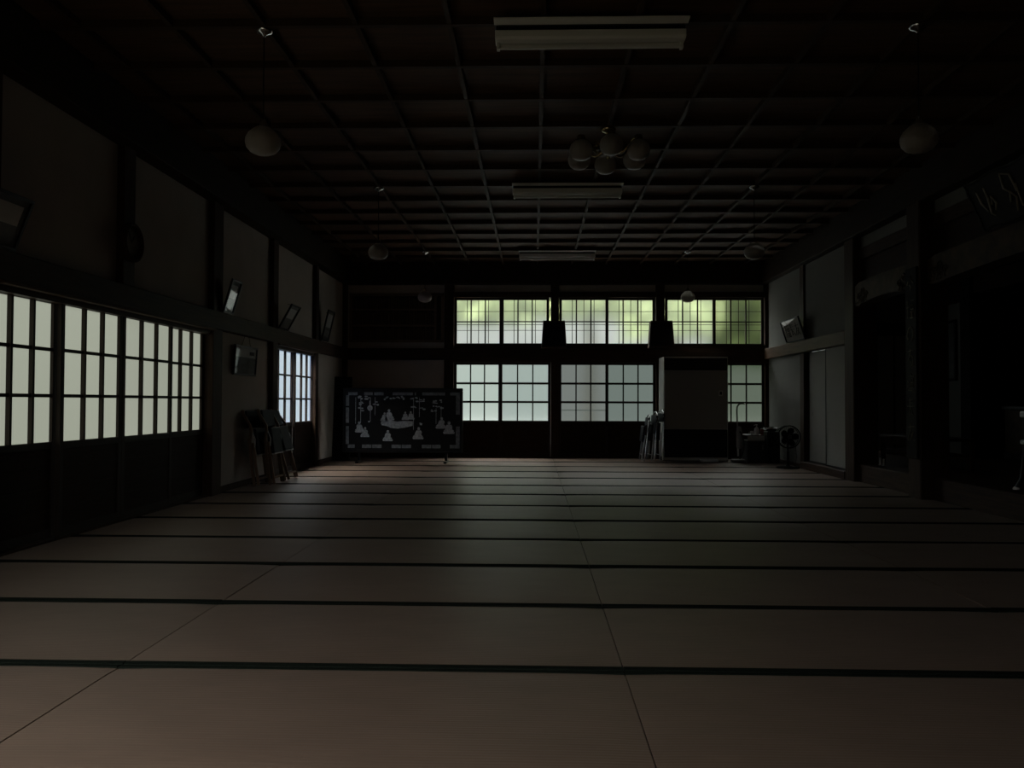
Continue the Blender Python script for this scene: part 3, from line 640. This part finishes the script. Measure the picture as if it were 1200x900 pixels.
# ------------------------------------------------------------------ LAMPS
def make_pendant():
    r = bpy.data.objects.new('pendant_lamp', None); COL.objects.link(r); r.empty_display_size = .1; ORG[r.name] = Vector((0, 0, 0))
    MB().lathe([(.002, 0), (.055, 0), (.058, -.008), (.045, -.022), (.018, -.032), (.008, -.045)], (0, 0, 0), 24).build('canopy', M['chrome'], r)
    MB().tube([(0, 0, -.03), (0, 0, -.59)], .004, 6).build('cord', M['black_matte'], r)
    MB().lathe([(.004, -.575), (.018, -.58), (.022, -.60), (.040, -.615), (.042, -.632), (.036, -.636)], (0, 0, 0), 24).build('fitter', M['chrome'], r)
    prof = [(.036, -.625), (.060, -.640), (.090, -.668), (.107, -.700), (.110, -.728), (.102, -.758), (.080, -.784), (.048, -.799), (.0001, -.804)]
    MB().lathe(prof, (0, 0, 0), 96, .010, 32).build('globe_shade', M['opal'], r)
    return r
pend = make_pendant(); first = True
for side, x, ys in (('left', -1.73, (5.07, 8.88, 12.7)), ('right', 2.40, (5.09, 8.87, 12.7))):
    for y, lab in zip(ys, ('nearest', 'middle', 'farthest')):
        label = 'ribbed globe pendant lamp on a thin cord, %s of the %s row' % (lab, side)
        if first: pend.location = (x, y, Z_BAR + .0); tag(pend, label, 'lamp', 'globe pendant lamps'); first = False
        else: dup(pend, (x, y, Z_BAR), label)

def make_fluorescent():
    r = bpy.data.objects.new('ceiling_light', None); COL.objects.link(r); r.empty_display_size = .1; ORG[r.name] = Vector((0, 0, 0)); h = .60
    box(-h, h, -.14, .10, -.012, 0).build('base_plate', M['dark_plastic'], r)
    box(-h + .01, h - .01, -.030, .075, -.040, -.010).build('gap_shade', M['black_matte'], r)  # black block stands in for the shaded gap above the housing
    MB().prism([(-.040, -.038), (.085, -.038), (.085, -.080), (.070, -.092), (-.025, -.092), (-.040, -.080)], 'x', -h + .004, h - .004).build('housing', M['white_enamel'], r, .003)
    MB().prism([(-.150, -.011), (-.072, -.011), (-.072, -.022), (-.150, -.018)], 'x', -h, h).build('reflector', M['white_enamel'], r)
    MB().tube([(-h + .03, .035, -.112), (h - .03, .035, -.112)], .018, 14).build('tube', M['tube'], r)
    for e in (-1, 1): box(e * (h - .022) - .010, e * (h - .022) + .010, .013, .057, -.134, -.085).build('socket', M['white_enamel'], r, .003)
    return r
fl = make_fluorescent()
for i, (y, lab) in enumerate(((5.05, 'nearest the viewer'), (8.80, 'behind the chandelier'), (12.68, 'farthest, by the far wall'))):
    label = 'unlit fluorescent ceiling light, ' + lab
    if i == 0: fl.location = (.345, y, Z_BAR - .004); tag(fl, label, 'ceiling light', 'fluorescent ceiling lights')
    else: dup(fl, (.355, y, Z_BAR - .004), label)

r = thing('chandelier', 'brass chandelier with six downturned glass shades', 'chandelier', (.635, 6.97, Z_BAR))
c = (.635, 6.97, Z_BAR)
MB().lathe([(.002, 0), (.062, 0), (.068, -.012), (.05, -.03), (.022, -.04), (.014, -.05)], c, 28).build('canopy', M['brass'], r)
MB().lathe([(.012, -.04), (.012, -.11), (.03, -.125), (.05, -.15), (.055, -.18), (.04, -.205), (.02, -.22), (.012, -.245), (.018, -.26), (.0001, -.275)], c, 24).build('stem', M['brass'], r)
for k in range(6):
    a = radians(90 + 60 * k); d = Vector((cos(a), sin(a), 0)); o = Vector(c)
    pts = []
    for t in range(15):
        s = t / 14; rad = .04 + .24 * s; z = -.18 - .055 * sin(pi * min(1, s * 1.35)) + .075 * s * s; pts.append(o + d * rad + Vector((0, 0, z)))
    arm = MB().tube(pts, .009, 8).build('arm', M['brass'], r)
    sc = []
    for t in range(14):
        q = t * .5; rr = .030 * (1 - t / 18); sc.append(o + d * (.12 + rr * cos(q)) + Vector((0, 0, -.155 + rr * sin(q))))
    MB().tube(sc, .004, 6).build('scroll', M['brass'], arm)
    e = o + d * .28 + Vector((0, 0, -.12))
    MB().lathe([(.004, .02), (.03, .012), (.035, -.005), (.028, -.025), (.030, -.035)], e, 20).build('shade_holder', M['brass'], r)
    MB().lathe([(.030, -.028), (.060, -.040), (.086, -.068), (.098, -.105), (.096, -.138), (.082, -.168), (.056, -.188), (.026, -.197), (.0001, -.199)], e, 40, .012, 10).build('glass_shade', M['opal'], r)

# ------------------------------------------------------------------ inlaid screen
SY = 12.62
def sx(px): return -1.372 + (px - 523.5) / 75.6 
def sz(py): return .96 - (py - 470.8) / 75.2
r = thing('inlaid_screen', 'black lacquer standing screen inlaid with pearly figures, left of the far windows', 'screen', (-2.05, SY, 0))
X0, X1, ZB, ZT_ = sx(401), sx(543), sz(531), sz(455)
box(X0 + .04, X1 - .04, SY - .012, SY + .02, ZB + .03, ZT_ - .03).build('panel', M['black'], r)
MB().box(X0, X1, SY - .025, SY + .035, ZT_ - .045, ZT_).box(X0, X1, SY - .025, SY + .035, ZB, ZB + .05).box(X0, X0 + .045, SY - .025, SY + .035, ZB + .05, ZT_ - .045).box(X1 - .045, X1, SY - .025, SY + .035, ZB + .05, ZT_ - .045).build('frame', M['black'], r, .006)
for px in (420, 523.5):
    x = sx(px)
    lg = MB().box(x - .02, x + .02, SY - .02, SY + .03, .03, ZB).box(x - .025, x + .025, SY - .16, SY + .17, .002, .035).build('leg', M['black'], r, .006)
def rect(mb, a, b, c, d): mb.box(sx(a), sx(b), SY - .0155, SY - .011, sz(d), sz(c))
def strip(*q):
    b = MB(); rect(b, *q); b.build('inlay_strip', M['nacre_dim'], r)
for a, b in ((407, 418), (426, 436), (438, 449), (460, 484), (486, 487.5), (495, 522), (528, 541)):
    strip(a, b, 460, 463.5)
for a, b in ((407, 415), (424, 435), (436, 447), (459, 470), (471, 482), (495, 506), (507, 517), (528, 541)):
    strip(a, b, 521.5, 525.5)
for c, d in ((463.5, 476), (478, 496), (500, 521)): strip(404, 408, c, d)
for c, d in ((463.5, 486), (500, 525)): strip(535, 539.5, c, d)
mb = MB()
def flush(name):
    global mb
    mb.build(name, M['nacre'], r); mb = MB()
def blob(cx, cy, pts):
    mb.prism([(sx(cx + a), sz(cy + b)) for a, b in pts], 'y', SY - .0158, SY - .0112)
def ell(cx, cy, a, b, n=10): blob(cx, cy, [(a * cos(2 * pi * i / n), b * sin(2 * pi * i / n)) for i in range(n)])
def sage(cx, cy, s, lean=0.):
    s *= 1.14          # seated robed figure on a mat
    ell(cx + lean * s, cy - 8.2 * s, 1.3 * s, 1.5 * s)
    blob(cx, cy, [(-4.2 * s, .2 * s), (-4.6 * s, -1.2 * s), (-3.0 * s, -2.6 * s), ((-2.9 + lean) * s, -5.2 * s), ((-2.0 + lean) * s, -6.6 * s), ((2.0 + lean) * s, -6.6 * s), ((3.0 + lean) * s, -5.0 * s), (3.2 * s, -2.6 * s), (4.8 * s, -1.2 * s), (4.4 * s, .2 * s)])
    blob(cx, cy, [(-5.2 * s, .0 * s), (5.6 * s, .0 * s), (5.0 * s, 1.6 * s), (-4.4 * s, 1.6 * s)]); flush('inlay_figure')
sage(421, 505.5, 1.0, -.6); sage(427, 511, .9, .5); sage(454, 515.5, 1.0, .4); sage(490, 513, 1.1, .8); sage(517, 500.5, 1.05, 1.0); sage(526.5, 506.5, 1.15, .3)
blob(465, 498, [(-19, -2), (-17, -5), (-8, -5.5), (0, -3.5), (9, -4.5), (19, -4), (19, 1.2), (10, 3.4), (1, 4.6), (-7, 3.8), (-12, 1.6), (-18, .6)]); flush('inlay_table')
sage(450, 492.5, .8, .5); sage(456, 491, 1.0, -.3); sage(475, 491, .75, 0); sage(481.5, 490.5, .75, 0)
for (a, b) in ((416, 497), (422, 496), (439, 487), (433.5, 494), (484.8, 504), (491.7, 489), (511.5, 497), (517.5, 489)):
    rect(mb, a - .22, a + .22, 466 if a < 500 else 478, b); flush('inlay_stem')
ell(433, 478.5, 3.2, 3.4); rect(mb, 432.4, 433.4, 470, 476); flush('inlay_gourd'); ell(432, 494.5, 1.3, .9); flush('inlay_stone')
blob(493.5, 497, [(-1.5, -1.5), (2, -.5), (1, 1.6), (-1.2, 1.2)]); flush('inlay_bird')
rs = random.Random(3)
for cx, cy, w, n in ((425, 466.5, 10, 9), (421, 473, 3, 4), (422, 480, 3, 4), (440, 473, 3, 4), (456, 467, 6, 6), (470, 466.5, 8, 8), (485, 468, 5, 5), (485, 478, 3, 3), (494, 469, 5, 6), (494, 479, 4, 3), (513, 471, 6, 7), (514, 477, 6, 6), (509, 482, 3, 3), (518, 478, 3, 3)):
    for i in range(n): ell(cx + rs.uniform(-w, w), cy + rs.uniform(-1.8, 1.8), rs.uniform(.9, 2.2), rs.uniform(.5, 1.1), 7)
    flush('inlay_foliage')

tag(MB().hexa([(-3.24, 12.9, .002), (-2.98, 13.0, .002), (-2.98, 13.06, .002), (-3.24, 12.96, .002)], [(-3.24, 13.05, 1.36), (-2.98, 13.13, 1.36), (-2.98, 13.19, 1.36), (-3.24, 13.11, 1.36)]).build('leaning_board', M['black_matte'], None, .004),
    'dark tall board standing in the far left corner behind the screen', 'board')

# ------------------------------------------------------------------ folded chairs leaning on the left wall
def folded_chair(y, xb, xt, h, label, name='folding_chair'):
    """leans with its top against the wall; v runs up along the chair, w out into the hall"""
    ang = math.atan2(xt - xb, h); v = Vector((sin(ang), 0, cos(ang))); w = Vector((cos(ang), 0, -sin(ang))); u = v.cross(w)
    T = Matrix.Identity(4)
    for i in range(3): T[i][0], T[i][1], T[i][2], T[i][3] = u[i], v[i], w[i], (xb, y, .004)[i]
    r = thing(name, label, 'chair', (xb, y, 0), 'folded chairs by the left wall'); L = h / cos(ang); hw = .215
    S = [(.0, .0), (.2, .004), (.45, .010), (.60, .022), (.70, .050), (.78, .052), (.86, .022), (.94, -.005), (1.0, -.012)]
    for s in (-1, 1):
        poly = [(a * L, b + .016) for a, b in S] + [(a * L, b - .016) for a, b in S[::-1]]
        mb = MB(T); n = len(poly)
        mb.add([(s * hw + d, p[0], p[1]) for d in (-.013, .013) for p in poly], [tuple(range(n))[::-1], tuple(range(n, 2 * n))] + [(i, (i + 1) % n, (i + 1) % n + n, i + n) for i in range(n)])
        mb.build('side_rail', M['chair_wood'], r, .004)
        MB(T).box(s * (hw - .04) - .011, s * (hw - .04) + .011, .0, .56 * L, .02, .05).build('rear_leg', M['chair_wood'], r, .004)
    MB(T).box(-hw + .015, hw - .015, .76 * L, .985 * L, -.004, .030).build('backrest', M['vinyl'], r, .010, 2)
    MB(T).box(-hw + .055, hw - .055, .40 * L, .74 * L, .052, .088).build('seat', M['vinyl'], r, .010, 2)
    MB(T).box(-hw + .06, hw - .06, .385 * L, .40 * L, .050, .090).build('seat_edge', M['steel'], r, .002)
    MB(T).box(-hw + .03, hw - .03, .07 * L, .095 * L, .026, .044).build('stretcher', M['chair_wood'], r, .003)
    for s in (-1, 1): MB(T).tube([(s * (hw - .02), .74 * L, .05), (s * (hw - .02), .60 * L, .078), (s * (hw - .02), .50 * L, .06)], .006, 6).build('hinge_bar', M['steel'], r)
    return r
folded_chair(9.22, -3.13, -3.262, .855, 'folded wooden chair resting directly on the plaster, behind another folded chair')
folded_chair(9.40, -3.01, -3.150, .865, 'folded wooden chair in front, stacked against another folded chair')
folded_chair(9.92, -3.00, -3.245, .850, 'folded wooden chair overlapping the bright side door')

# folded metal chairs leaning on the air conditioner
def pipe_chair(x, y, lean, h, label, rot):
    """seen edge-on: the folded chair's frame stands in planes across the view"""
    r = thing('metal_folding_chair', label, 'chair', (x, y, 0), 'metal folding chairs by the air conditioner')
    T = Matrix.Translation((x, y, .012)) @ Matrix.Rotation(radians(rot), 4, 'Z') @ Matrix.Rotation(lean, 4, 'Y')
    hw = .20
    arch = [(0, -hw, 0), (0, -hw, h * .80)] + [(.012 * sin(pi * t / 8), -hw * cos(pi * t / 8), h * .80 + h * .20 * sin(pi * t / 8)) for t in range(1, 8)] + [(0, hw, h * .80), (0, hw, 0)]
    MB(T).tube(arch, .011, 8).build('back_frame', M['chrome'], r)
    MB(T).box(-.016, .014, -hw + .015, hw - .015, h * .76, h * .93).build('backrest', M['vinyl'], r, .010, 2)
    for s in (-1, 1):
        MB(T).tube([(-.035, s * (hw - .03), .0), (-.03, s * (hw - .03), h * .55)], .010, 8).build('leg', M['steel'], r)
    MB(T).tube([(-.034, -hw + .03, h * .12), (-.034, hw - .03, h * .12)], .007, 6).build('stretcher', M['steel'], r)
    MB(T).box(-.075, -.045, -hw + .03, hw - .03, h * .40, h * .74).build('seat', M['vinyl'], r, .010, 2)
    return r
pipe_chair(2.045, 13.34, .045, .83, 'metal folding chair resting on the side of the air conditioner', 8)
pipe_chair(1.915, 13.32, .085, .80, 'metal folding chair in the middle of the stack by the air conditioner', 5)
pipe_chair(1.775, 13.30, .125, .76, 'outermost metal folding chair of the stack by the air conditioner', 0)

# ------------------------------------------------------------------ floor-standing air conditioner
r = thing('air_conditioner', 'tall grey floor-standing air conditioner in front of the far windows', 'air conditioner', (2.65, 13.6, 0))
ax0, ax1, ay0, ay1, ztop = 2.125, 3.175, 13.33, 13.86, 1.715
box(ax0, ax1, ay0 + .02, ay1, .01, ztop).build('casing', M['ac_pale'], r, .008)
box(ax0 + .012, ax1 - .012, ay0, ay0 + .03, .53, 1.475).build('front_panel', M['ac_grey'], r, .005)
gr = box(ax0 + .012, ax1 - .012, ay0 + .012, ay0 + .03, 1.485, 1.69).build('outlet_grille', M['black_matte'], r)
mb = MB()
for i in range(7): mb.box(ax0 + .03, ax1 - .03, ay0 + .002, ay0 + .014, 1.505 + i * .026, 1.513 + i * .026)
mb.build('louvres', M['dark_plastic'], gr)
box(ax0 + .012, ax1 - .012, ay0 + .008, ay0 + .03, .06, .52).build('intake_grille', M['black_matte'], r)
mb = MB()
for i in range(18): mb.box(ax0 + .03, ax1 - .03, ay0 + .002, ay0 + .01, .085 + i * .024, .092 + i * .024)
mb.build('intake_slats', M['dark_plastic'], r)
cp = box(3.02, 3.09, ay0 - .008, ay0 + .002, 1.07, 1.16).build('control_panel', M['ac_pale'], r, .004)
box(3.035, 3.07, ay0 - .0105, ay0 - .007, 1.09, 1.14).build('display', M['black'], cp)
box(ax0, ax1, ay0 + .03, ay1, .004, .06).build('plinth', M['black_matte'], r)
r = thing('shallow_tray', 'pale shallow tray on the mats in front of the air conditioner', 'tray', (2.83, 13.2, 0))
MB().box(2.70, 2.96, 13.10, 13.26, .003, .012).build('bottom', M['white_plastic'], r, .003)
MB().box(2.70, 2.96, 13.10, 13.108, .01, .04).box(2.70, 2.96, 13.252, 13.26, .01, .04).box(2.70, 2.708, 13.10, 13.26, .01, .04).box(2.952, 2.96, 13.10, 13.26, .01, .04).build('rim', M['white_plastic'], r, .002)

# ------------------------------------------------------------------ right far corner: upright cleaner, cabinets, fan
r = thing('vacuum_cleaner', 'upright vacuum cleaner with a bent grey tube beside the air conditioner', 'vacuum cleaner', (3.30, 13.2, 0))
vx, vy = 3.27, 13.15
pts = [(vx + .01, vy, .55), (vx, vy, .80)] + [(vx + .07 - .07 * cos(a), vy, .86 + .085 * sin(a)) for a in (0, .4, .8, 1.2, 1.57)] + [(vx + .13, vy, .945)]
MB().tube(pts, .012, 10).build('bent_tube', M['grey_plastic'], r)
MB().tube([(vx + .01, vy, .56), (vx + .02, vy, .10)], .016, 10).build('wand', M['steel'], r)
MB().lathe([(.03, .22), (.045, .25), (.045, .50), (.036, .56), (.02, .58)], (vx + .035, vy, 0), 20).build('dust_canister', M['grey_plastic'], r)
box(vx - .10, vx + .11, vy - .10, vy + .02, .004, .055).build('floor_head', M['grey_plastic'], r, .012, 2)
hp = [(vx + .03, vy - .03, .50)]
for t in range(12):
    s = t / 11; hp.append((vx + .05 + .05 * sin(pi * s), vy - .05, .48 - .40 * s))
MB().tube(hp + [(vx + .03, vy - .03, .06)], .013, 8).build('hose', M['dark_plastic'], r)

r = thing('side_cabinet', 'small grey cabinet with a paler top edge by the far right door', 'cabinet', (3.53, 13.05, 0))
x0, x1, y0, y1 = 3.385, 3.665, 12.95, 13.35
box(x0, x1, y0 + .015, y1, .004, .36).build('body', M['dark_plastic'], r, .005)
dr = box(x0 + .006, x1 - .006, y0, y0 + .018, .36, .435).build('drawer', M['ac_pale'], r, .004)
MB().tube([(x0 + .10, y0 - .008, .395), (x1 - .10, y0 - .008, .395)], .005, 6).build('handle', M['steel'], dr)
dd = box(x0 + .006, x1 - .006, y0, y0 + .018, .02, .352).build('door', M['dark_plastic'], r, .004)
MB().tube([(x1 - .04, y0 - .008, .22), (x1 - .04, y0 - .008, .30)], .005, 6).build('handle', M['steel'], dd)
box(x0 - .004, x1 + .004, y0, y1, .435, .45).build('top', M['grey_plastic'], r, .003)
r = thing('boxy_cabinet', 'black boxy cabinet between the small grey cabinet and the fan', 'cabinet', (3.82, 13.0, 0))
bx0, bx1, by0, by1 = 3.68, 3.88, 12.88, 13.3
box(bx0, bx1, by0 + .01, by1, .004, .50).build('case', M['black'], r, .006)
box(bx0 + .015, bx1 - .015, by0, by0 + .012, .05, .47).build('front_panel', M['black_matte'], r, .003)
for fx in (bx0 + .04, bx1 - .04): MB().lathe([(.018, 0), (.02, .008)], (fx, by0 + .05, .0), 10).build('foot', M['dark_plastic'], r)
# on top
r = thing('pump_bottle', 'clear pump bottle standing on the grey cabinet', 'bottle', (3.58, 13.05, .45))
c = (3.56, 13.06, .451)
MB().lathe([(.036, 0), (.038, .01), (.038, .085), (.030, .105), (.014, .115)], c, 20).build('bottle', M['white_plastic'], r)
MB().lathe([(.015, .112), (.015, .128), (.006, .130), (.006, .150)], c, 14).build('collar', M['white_plastic'], r)
MB().tube([(c[0] + .015, c[1], c[2] + .155), (c[0] - .01, c[1], c[2] + .158), (c[0] - .045, c[1], c[2] + .148)], [.008, .009, .005], 8).build('pump_head', M['white_plastic'], r)
r = thing('small_cup', 'pale small cup on the left of the pump bottle', 'cup', (3.475, 13.02, .45))
MB().lathe([(.022, 0), (.026, .06), (.023, .06), (.019, .006), (.0001, .006)], (3.475, 13.02, .451), 18).build('cup_wall', M['white_plastic'], r)
MB().torus((3.475 - .033, 13.02, .482), .014, .003, 14, 6, 'y').build('handle', M['white_plastic'], r)
r = thing('red_can', 'dull red can standing right of the pump bottle', 'can', (3.635, 13.02, .45))
MB().lathe([(.022, 0), (.026, .004), (.026, .088), (.022, .094)], (3.63, 13.0, .451), 18).build('body', M['red_plastic'], r)
MB().lathe([(.022, .093), (.020, .097), (.0001, .096)], (3.63, 13.0, .451), 18).build('lid', M['steel'], r)
r = thing('shiny_bowl', 'shiny pale bowl with dark inside on the black cabinet', 'bowl', (3.80, 13.05, .5))
MB().lathe([(.05, 0), (.10, .02), (.125, .05), (.13, .065), (.122, .062), (.095, .026), (.04, .01), (.0001, .01)], (3.785, 13.05, .501), 32).build('bowl_wall', M['chrome'], r)
MB().ball((3.79, 13.05, .548), .075, 1, 1, .4).build('dark_cloth', M['black_matte'], r)

r = thing('electric_fan', 'black pedestal fan in front of the white plaster in the right corner', 'fan', (3.72, 11.98, 0))
fx, fy, fz = 3.715, 11.96, .465
MB().lathe([(.165, 0), (.165, .018), (.14, .028), (.03, .036), (.022, .05)], (3.72, 11.98, .003), 36).build('base', M['black_matte'], r)
MB().tube([(3.72, 11.98, .04), (3.72, 11.98, .24)], .017, 12).build('pole', M['black_matte'], r)
MB().tube([(3.72, 11.98, .24), (3.72, 11.985, .41)], .012, 12).build('neck', M['black_matte'], r)
MB().lathe([(.0001, .02), (.035, .025), (.048, .06), (.045, .12), (.02, .15), (.0001, .152)], (fx, fy, fz), 20, axis='y').build('motor', M['black_matte'], r)
cage = MB().torus((fx, fy - .055, fz), .163, .008, 40, 6, 'y').torus((fx, fy + .03, fz), .163, .004, 40, 6, 'y').torus((fx, fy - .08, fz), .045, .003, 24, 6, 'y')
for k in range(30):
    a = 2 * pi * k / 30; d = (cos(a), sin(a))
    cage.tube([(fx + .04 * d[0], fy - .085, fz + .04 * d[1]), (fx + .10 * d[0], fy - .078, fz + .10 * d[1]), (fx + .163 * d[0], fy - .055, fz + .163 * d[1]), (fx + .163 * d[0], fy + .03, fz + .163 * d[1]), (fx + .05 * d[0], fy + .05, fz + .05 * d[1])], .0013, 4, False)
cage.build('cage', M['black_matte'], r)
MB().lathe([(.0001, -.092), (.030, -.09), (.034, -.08)], (fx, fy, fz), 20, axis='y').build('badge', M['dark_plastic'], r)
hub = MB().lathe([(.0001, -.05), (.03, -.045), (.032, 0), (.0001, .005)], (fx, fy, fz), 18, axis='y').build('hub', M['black_matte'], r)
for k in range(5):
    a = 2 * pi * k / 5 + .3; T = Matrix.Translation((fx, fy - .02, fz)) @ Matrix.Rotation(a, 4, 'Y') @ Matrix.Rotation(radians(24), 4, 'X')
    pl = [(-.018, .02), (-.045, .07), (-.050, .115), (-.02, .148), (.025, .145), (.045, .10), (.030, .05), (.018, .02)]
    MB(T).prism(pl, 'y', -.0015, .0015).build('blade', M['black_matte'], r)
MB().tube([(3.80, 12.06, .012), (3.86, 12.10, .02), (3.90, 12.15, .15), (3.93, 12.3, .35), (3.95, 12.45, .30)], .003, 5).build('power_cord', M['black_matte'], r)

# ------------------------------------------------------------------ OUTDOORS, seen blurred through the frosted panes
struct('ground_outside', MB().box(-30, 30, YF + .4, 50, -.6, -.5).box(-30, XL - .4, -5.2, YF + .4, -.6, -.5), M['ground'], 'pale gravel ground outside the hall', 'ground')
struct('eave', MB().box(-6.5, 9, YF + .1, YF + .8, 3.05, 3.15), M['beam'], 'roof eave over the far windows outside', 'roof')
struct('eave_left', MB().box(XL - 2.1, XL - .1, 1.3, 9.3, 2.25, 2.33), M['beam'], 'added low roof hiding the high sky from the left doors', 'roof')  # unseen roof added to keep high sky light off the left panes
struct('light_blocking_wall', box(-6.7, -6.5, 1.3, 17.5, -.6, 2.95), M['added_plaster'], 'added pale wall hiding the sky from the left doors', 'wall')  # unseen wall added to cover the sky behind the left panes
def tree(x, y, zlow, rad, hgt, m, label, seed, tx):
    rr = random.Random(seed); r = thing('broadleaf_tree', label, 'tree', (x, y, -.5), 'trees outside the far windows')
    MB().tube([(tx, y, -.5), (tx + .05, y, zlow * .8), (x, y + .1, zlow + hgt * .6)], [.22, .17, .10], 8).build('trunk', M['bark'], r)
    mb = MB()
    for i in range(2600):
        a = rr.uniform(0, 2 * pi); q = rad * math.sqrt(rr.random()); z = zlow + hgt * rr.random()
        k = 1; c = Vector((x + q * k * cos(a), y + q * k * sin(a) * .6, z)); s = rr.uniform(.16, .34)
        n = Vector((rr.uniform(-1, 1), rr.uniform(-1, 1), rr.uniform(-.3, 1))).normalized(); t = n.orthogonal().normalized() * s; b = n.cross(t).normalized() * s * .5
        mb.add([c - t, c - b, c + t, c + b], [(0, 1, 2, 3)])
    mb.build('crown', m, r)
for x, y, zl, m, lab, tx, rad in ((-1.7, 24, 3.25, 'leaf', 'behind the first transom', -2.75, 1.75), (1.45, 27.6, 3.65, 'leaf', 'behind the middle transoms', 1.75, 1.95),
                          (3.85, 24, 2.85, 'leaf', 'behind the transoms over the air conditioner', 3.9, 1.35), (7.3, 27.0, 2.2, 'leaf_dark', 'behind the last transom', 8.2, 1.95)):
    tree(x, y, zl, rad, 3.9, M[m], 'blurred green tree outside the far wall, ' + lab, int(x * 10) + 50, tx)
